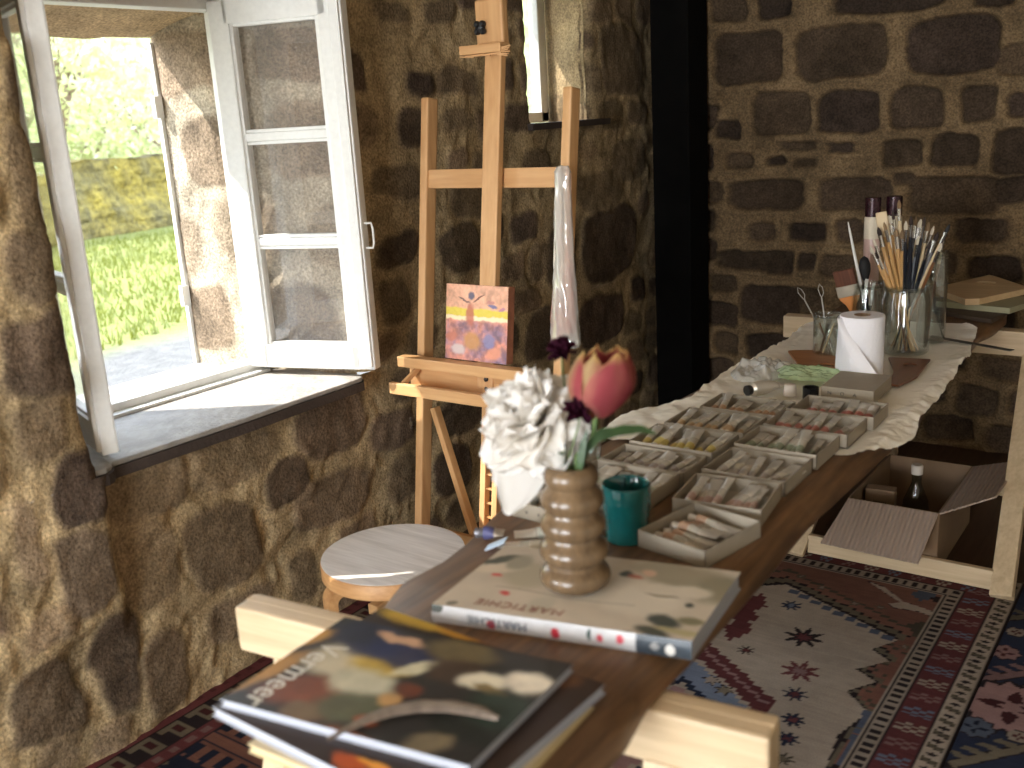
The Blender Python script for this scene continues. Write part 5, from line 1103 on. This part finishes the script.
jar('glass_jar', 'large glass jar packed with paint brushes, right of the tissue roll', -.786, 3.098, .070, .205)
jar('tall_glass_jar', 'tall narrow glass jar behind and right of the large brush jar', -.752, 3.268, .043, .285, neck=.92)
jar('glass_jar', 'glass jar behind the tissue roll holding the wide brush and palette knives', -.920, 3.165, .050, .195)
M_ferr = mat('ferrule', (196, 194, 190), .25, metal=1); M_brw = mat('white_bristle', (186, 176, 156), .8); M_brd = mat('dark_bristle', (44, 32, 26), .8); M_brt = mat('tan_bristle', (122, 98, 70), .8); M_brb = mat('black_bristle', (16, 15, 16), .7)
HM = {'ochre': mat('ochre_handle', (180, 140, 88), .3, coat=.4), 'black': mat('black_handle', (24, 28, 36), .25, coat=.4), 'pale': mat('pale_handle', (206, 184, 146), .4), 'grey': mat('grey_handle', (120, 122, 126), .35), 'brown': mat('brown_handle', (112, 74, 44), .35)}
def make_brush(label, group, L, hm, bm_, thick=1.0, bl=.026):
    t = thing('paint_brush', label, 'paint brush', (0, 0, 0), 0, group); hl = L-bl-.034; r = .0042*thick
    MB().tube([(0, 0, 0), (0, 0, hl*.3), (0, 0, hl*.62), (0, 0, hl*.86), (0, 0, hl)], [r*.45, r*.75, r*1.0, r*1.25, r*.9], 8).build('handle', hm, t, smooth=True)
    MB().tube([(0, 0, hl-.002), (0, 0, hl+.018), (0, 0, hl+.034)], [r*.98, r*1.05, r*1.15], 8).build('ferrule', M_ferr, t, smooth=True)
    MB().lathe([(r*1.0, hl+.033), (r*1.15, hl+.042), (r*1.0, hl+.034+bl*.6), (r*.2, L)], 10, sy=.55).build('bristles', bm_, t, smooth=True); return t
jc = Vector((-.786, 3.098, .767)); rb_ = random.Random(4); kinds = {}
tips = [(873, 238, 'ochre'), (878, 227, 'ochre'), (884, 222, 'ochre'), (889, 215, 'ochre'), (893, 211, 'pale'), (902, 230, 'ochre'), (906, 221, 'black'), (911, 216, 'black'), (916, 217, 'black'), (921, 219, 'pale'), (925, 217, 'black'), (929, 222, 'pale'),
        (934, 226, 'black'), (938, 232, 'grey'), (950, 224, 'pale'), (870, 246, 'ochre'), (881, 237, 'ochre'), (896, 228, 'ochre'), (914, 229, 'black'), (887, 240, 'pale'), (908, 241, 'black'), (919, 236, 'grey'), (931, 240, 'black'), (899, 200, 'pale'), (942, 243, 'brown'), (876, 250, 'ochre'), (905, 250, 'black'), (892, 247, 'brown')]
special = {23: 'pale long-handled brush rising highest from the centre of the large brush jar', 14: 'pale brush with a black tip leaning far right out of the large brush jar', 3: None}
for i, (x, y, kind) in enumerate(tips):
    dy = rb_.uniform(-.03, .03); tip = Wy(x, y, 3.098+dy*1.4); base = Vector((jc.x-(tip.x-jc.x)*.30+rb_.uniform(-.012, .012), jc.y-dy*.8, jc.z))
    if math.hypot(base.x-jc.x, base.y-jc.y) > .048: base = jc+(base-jc).normalized()*.045
    # keep it inside the rim
    s = (.955-base.z)/(tip.z-base.z); rim = base.lerp(tip, s); off = Vector((rim.x-jc.x, rim.y-jc.y, 0))
    if off.length > .052: base = base-off.normalized()*(off.length-.052)/(1-s)
    d = tip-base; L = d.length; key = (kind, round(L/.02))
    lab = special.get(i) or {'ochre': 'ochre-handled paint brush standing bristles up in the large glass brush jar', 'black': 'black-handled paint brush standing bristles up in the large glass brush jar', 'pale': 'pale wooden paint brush standing bristles up in the large glass brush jar', 'grey': 'grey-handled paint brush standing bristles up in the large glass brush jar', 'brown': 'brown-handled paint brush standing bristles up in the large glass brush jar'}[kind]
    grp = None if special.get(i) else kind+'-handled brushes in the large jar'
    q = Vector((0, 0, 1)).rotation_difference(d.normalized()).to_euler()
    o = make_brush(lab, grp, L, HM[kind], M_brb if i == 14 else (M_brw, M_brd, M_brt)[i % 3], (1.0, 1.5, 1.15, 1.3)[i % 4])
    o.location = base; o.rotation_euler = q
def stick(name, label, cat, a, b_, parts_):
    a = Vector(a); d = Vector(b_)-a; t = thing(name, label, cat, a); t.rotation_euler = Vector((0, 0, 1)).rotation_difference(d.normalized()).to_euler(); parts_(t, d.length); return t
# tumbler contents
for (x, y), bx2, lab in (((798, 287), -.975, 'bent wire modelling tool leaning left out of the small tumbler'), ((820, 284), -.985, 'bent wire modelling tool standing upright in the small tumbler')):
    tip = Wy(x, y, 2.975); base = Vector((bx2+.008, 2.972, .768))
    def pr_(t, L):
        MB().tube([(0, 0, 0), (.001, 0, L*.5), (0, 0, L*.8)], .0022, 6).build('shaft', M_metal, t, True)
        MB().tube([(0, 0, L*.8), (.008, 0, L*.87), (.006, 0, L*.95), (-.002, 0, L), (-.008, 0, L*.93), (-.004, 0, L*.85), (0, 0, L*.8)], .0013, 6).build('wire_loop', M_metal, t, True)
    stick('wire_tool', lab, 'tool', base, tip, pr_)
for k in range(4):
    a = k*1.5; o = MB().tube([(-.985+.02*math.cos(a), 2.975+.02*math.sin(a), .769), (-.985+.022*math.cos(a+2.2), 2.975+.022*math.sin(a+2.2), .86)], .003, 6).build('short_tool', (M_metal, HM['brown'], M_metal, HM['pale'])[k], None, True)
    tag(o, 'short slim tool standing inside the small glass tumbler', 'tool', 'short tools in the tumbler')
# wide brush
def wb(t, L):
    b = MB(); b.prism([(-.006, 0), (.006, 0), (.009, .03), (.011, L*.45), (.016, L*.52), (.030, L*.60), (.033, L*.64), (-.033, L*.64), (-.030, L*.60), (-.016, L*.52), (-.011, L*.45), (-.009, .03)], -.006, .006, M=Matrix.Rotation(R(90), 3, 'X')); b.build('handle', mat('varnished_handle', (190, 122, 62), .3, coat=.5), t)
    MB().box((0, 0, L*.71), (.070, .017, L*.15), bev=.002).build('ferrule', mat('old_tin', (150, 142, 128), .4, metal=.8, noise=.2), t)
    MB().box((0, 0, L*.89), (.066, .014, L*.22), bev=.003).build('bristles', mat('brown_bristles', (92, 54, 36), .8, noise=.3, nscale=90, stretch=(1, 1, .08)), t)
tp = Wy(843, 270, 3.14); stick('wide_brush', 'wide flat decorator brush with brown bristles up, left of the brush jar', 'brush', (-.932, 3.150, .769), (tp.x, tp.y, tp.z), wb)
tp = Wy(848, 222, 3.17); stick('white_rod', 'long white tapered stick rising behind the wide flat brush', 'stick', (-.905, 3.170, .769), tp, lambda t, L: MB().tube([(0, 0, 0), (0, 0, L*.55), (0, 0, L*.93), (0, 0, L)], [.004, .0055, .0035, .001], 10).build('stick_body', M_white, t, True))
def mop(t, L):
    MB().tube([(0, 0, 0), (0, 0, L*.62)], [.003, .0045], 8).build('handle', HM['black'], t, True); MB().tube([(0, 0, L*.6), (0, 0, L*.72)], [.005, .008], 10).build('ferrule', M_ferr, t, True)
    MB().lathe([(.008, L*.71), (.017, L*.82), (.018, L*.90), (.012, L*.97), (.001, L)], 14).build('bristles', M_brb, t, True)
tp = Wy(864, 256, 3.19); stick('mop_brush', 'fat black-haired mop brush beside the white stick', 'brush', (-.915, 3.180, .769), tp, mop)
for k, (x, y, bx3, lab) in enumerate(((867, 279, -.935, 'palette knife with a black handle and steel blade left of its twin'), (874, 283, -.925, 'palette knife with a black handle and steel blade right of its twin'))):
    tp = Wy(x, y, 3.135+.01*k)
    def kn(t, L): MB().tube([(0, 0, 0), (0, 0, L*.62)], [.0045, .0055], 8).build('handle', HM['black'], t, True); MB().beam((0, 0, L*.60), (0, 0, L), .010, .0015, up=(0, 1, 0), bev=.0004).build('blade', M_metal, t)
    stick('palette_knife', lab, 'palette knife', (bx3, 3.140+.012*k, .769), tp, kn)
for x, y, lab in ((956, 247, 'pale thin brush leaning right out of the tall narrow jar'), (946, 262, 'dark-tipped brown brush leaning right out of the tall narrow jar')):
    tp = Wy(x, y, 3.268); base = Vector((-.770, 3.27, .768)); rim_s = (1.035-base.z)/max(.01, (tp.z-base.z)); 
    tp.z = max(tp.z, 1.10); o = make_brush(lab, None, (tp-base).length, HM['pale' if x == 956 else 'brown'], M_brd, .9); o.location = base; d = (Vector((-.735, 3.27, 1.03))-base); L = (tp-base).length; o.rotation_euler = Vector((0, 0, 1)).rotation_difference(d.normalized()).to_euler()
# spatula
tp = Wy(881, 212, 3.125)
def sp_(t, L): MB().tube([(0, 0, 0), (0, 0, L*.82)], [.004, .006], 8).build('handle', HM['ochre'], t, True); MB().box((0, 0, L*.91), (.034, .008, L*.18), bev=.004).build('blade', HM['pale'], t)
stick('wooden_spatula', 'broad pale wooden spatula standing at the left of the brush jar', 'spatula', (-.800, 3.120, .768), tp, sp_)
# tall bottles behind
for x, y, top, bodyc, lab in ((-.962, 3.330, (870, 198), (188, 158, 148), 'tall pinkish bottle with a dark purple foil cap behind the brush jars'), (-.905, 3.365, (887, 200), (196, 190, 180), 'tall pale bottle with a dark cap just right of the pinkish bottle')):
    t = thing('bottle', lab, 'bottle', (x, y, .7595)); hh = 1.204-.7595
    MB().lathe([(0, 0), (.024, 0), (.025, .004), (.025, hh*.80), (.022, hh*.86), (.022, hh-.06)], 24).build('bottle_body', mat('bottle_paint', bodyc, .35, coat=.3), t, True)
    MB().lathe([(0, hh-.062), (.0245, hh-.062), (.025, hh-.002), (.022, hh), (0, hh)], 24).build('cap', mat('foil_cap', (52, 26, 34), .25, noise=.5, nscale=60, metal=.3), t, True)
    MB().lathe([(.0254, hh*.70), (.0256, hh*.72), (.0256, hh*.845), (.0235, hh*.86)], 24).build('neck_label', mat('cream_label', (206, 196, 176), .6), t, True)
# steel ruler
b = MB().beam(Wz(930, 336, .7625), Wz(1012, 350.5, .7625), .024, .0016, bev=.0004); tag(b.build('steel_ruler', mat('dull_steel', (110, 108, 104), .35, metal=.8)), 'dull steel ruler jutting over the far right edge of the table', 'ruler')
# boards at the far end
def slabpoly(name, label, pts, z, th, m, hole=None, cat='board'):
    cx = sum(p[0] for p in pts)/4; cy_ = sum(p[1] for p in pts)/4; t = thing(name, label, cat, (cx, cy_, z)); MB().prism([(x-cx, y-cy_) for x, y in pts], 0, th).build('panel', m, t)
    return t, cx, cy_
M_ply = wood('plywood', (180, 150, 110), (206, 178, 136), 0, rough=.5)
z = .7515
t0, _, _ = slabpoly('wooden_board', 'dark thin board lowest in the stack at the far end of the table', [(-.85, 3.72), (-.64, 3.62), (-.60, 3.93), (-.80, 3.99)], z, .014, mat('dark_board', (70, 56, 44), .6))
slabpoly('wooden_board', 'pale greenish board in the middle of the far stack of boards', [tuple(Wz(x, y, .787)[:2]) for x, y in ((936, 301), (1010, 308), (1040, 298), (965, 290))], .7665, .020, mat('greenish_board', (150, 146, 116), .6))
topc = [tuple(Wz(x, y, .812)[:2]) for x, y in ((934, 287), (970, 300), (1030, 287), (990, 274))]
hp = Wz(986, 282, .812); tp_ = palette('pale square wooden panel with a dark oval hole on top of the far stack', topc, .7875, .022, (hp.x, hp.y, .034), M_ply, 5)
MB().lathe([(0, .001), (.0335, .001), (.0335, .003), (0, .003)], 32, sy=.8, c=(hp.x-tp_.location.x, hp.y-tp_.location.y, 0)).build('hole_shade_disc', M_black, tp_)  # black disc added in the hole, standing in for the shade inside it
o = MB().box((-.775, 4.0, .7515+.028), (.22, .05, .056), rot=Matrix.Rotation(R(-8), 3, 'Z'), bev=.003); tag(o.build('blue_book', mat('blue_cloth', (52, 62, 96), .6, noise=.3, nscale=30)), 'closed blue book lying behind the stack of boards at the table end', 'book')
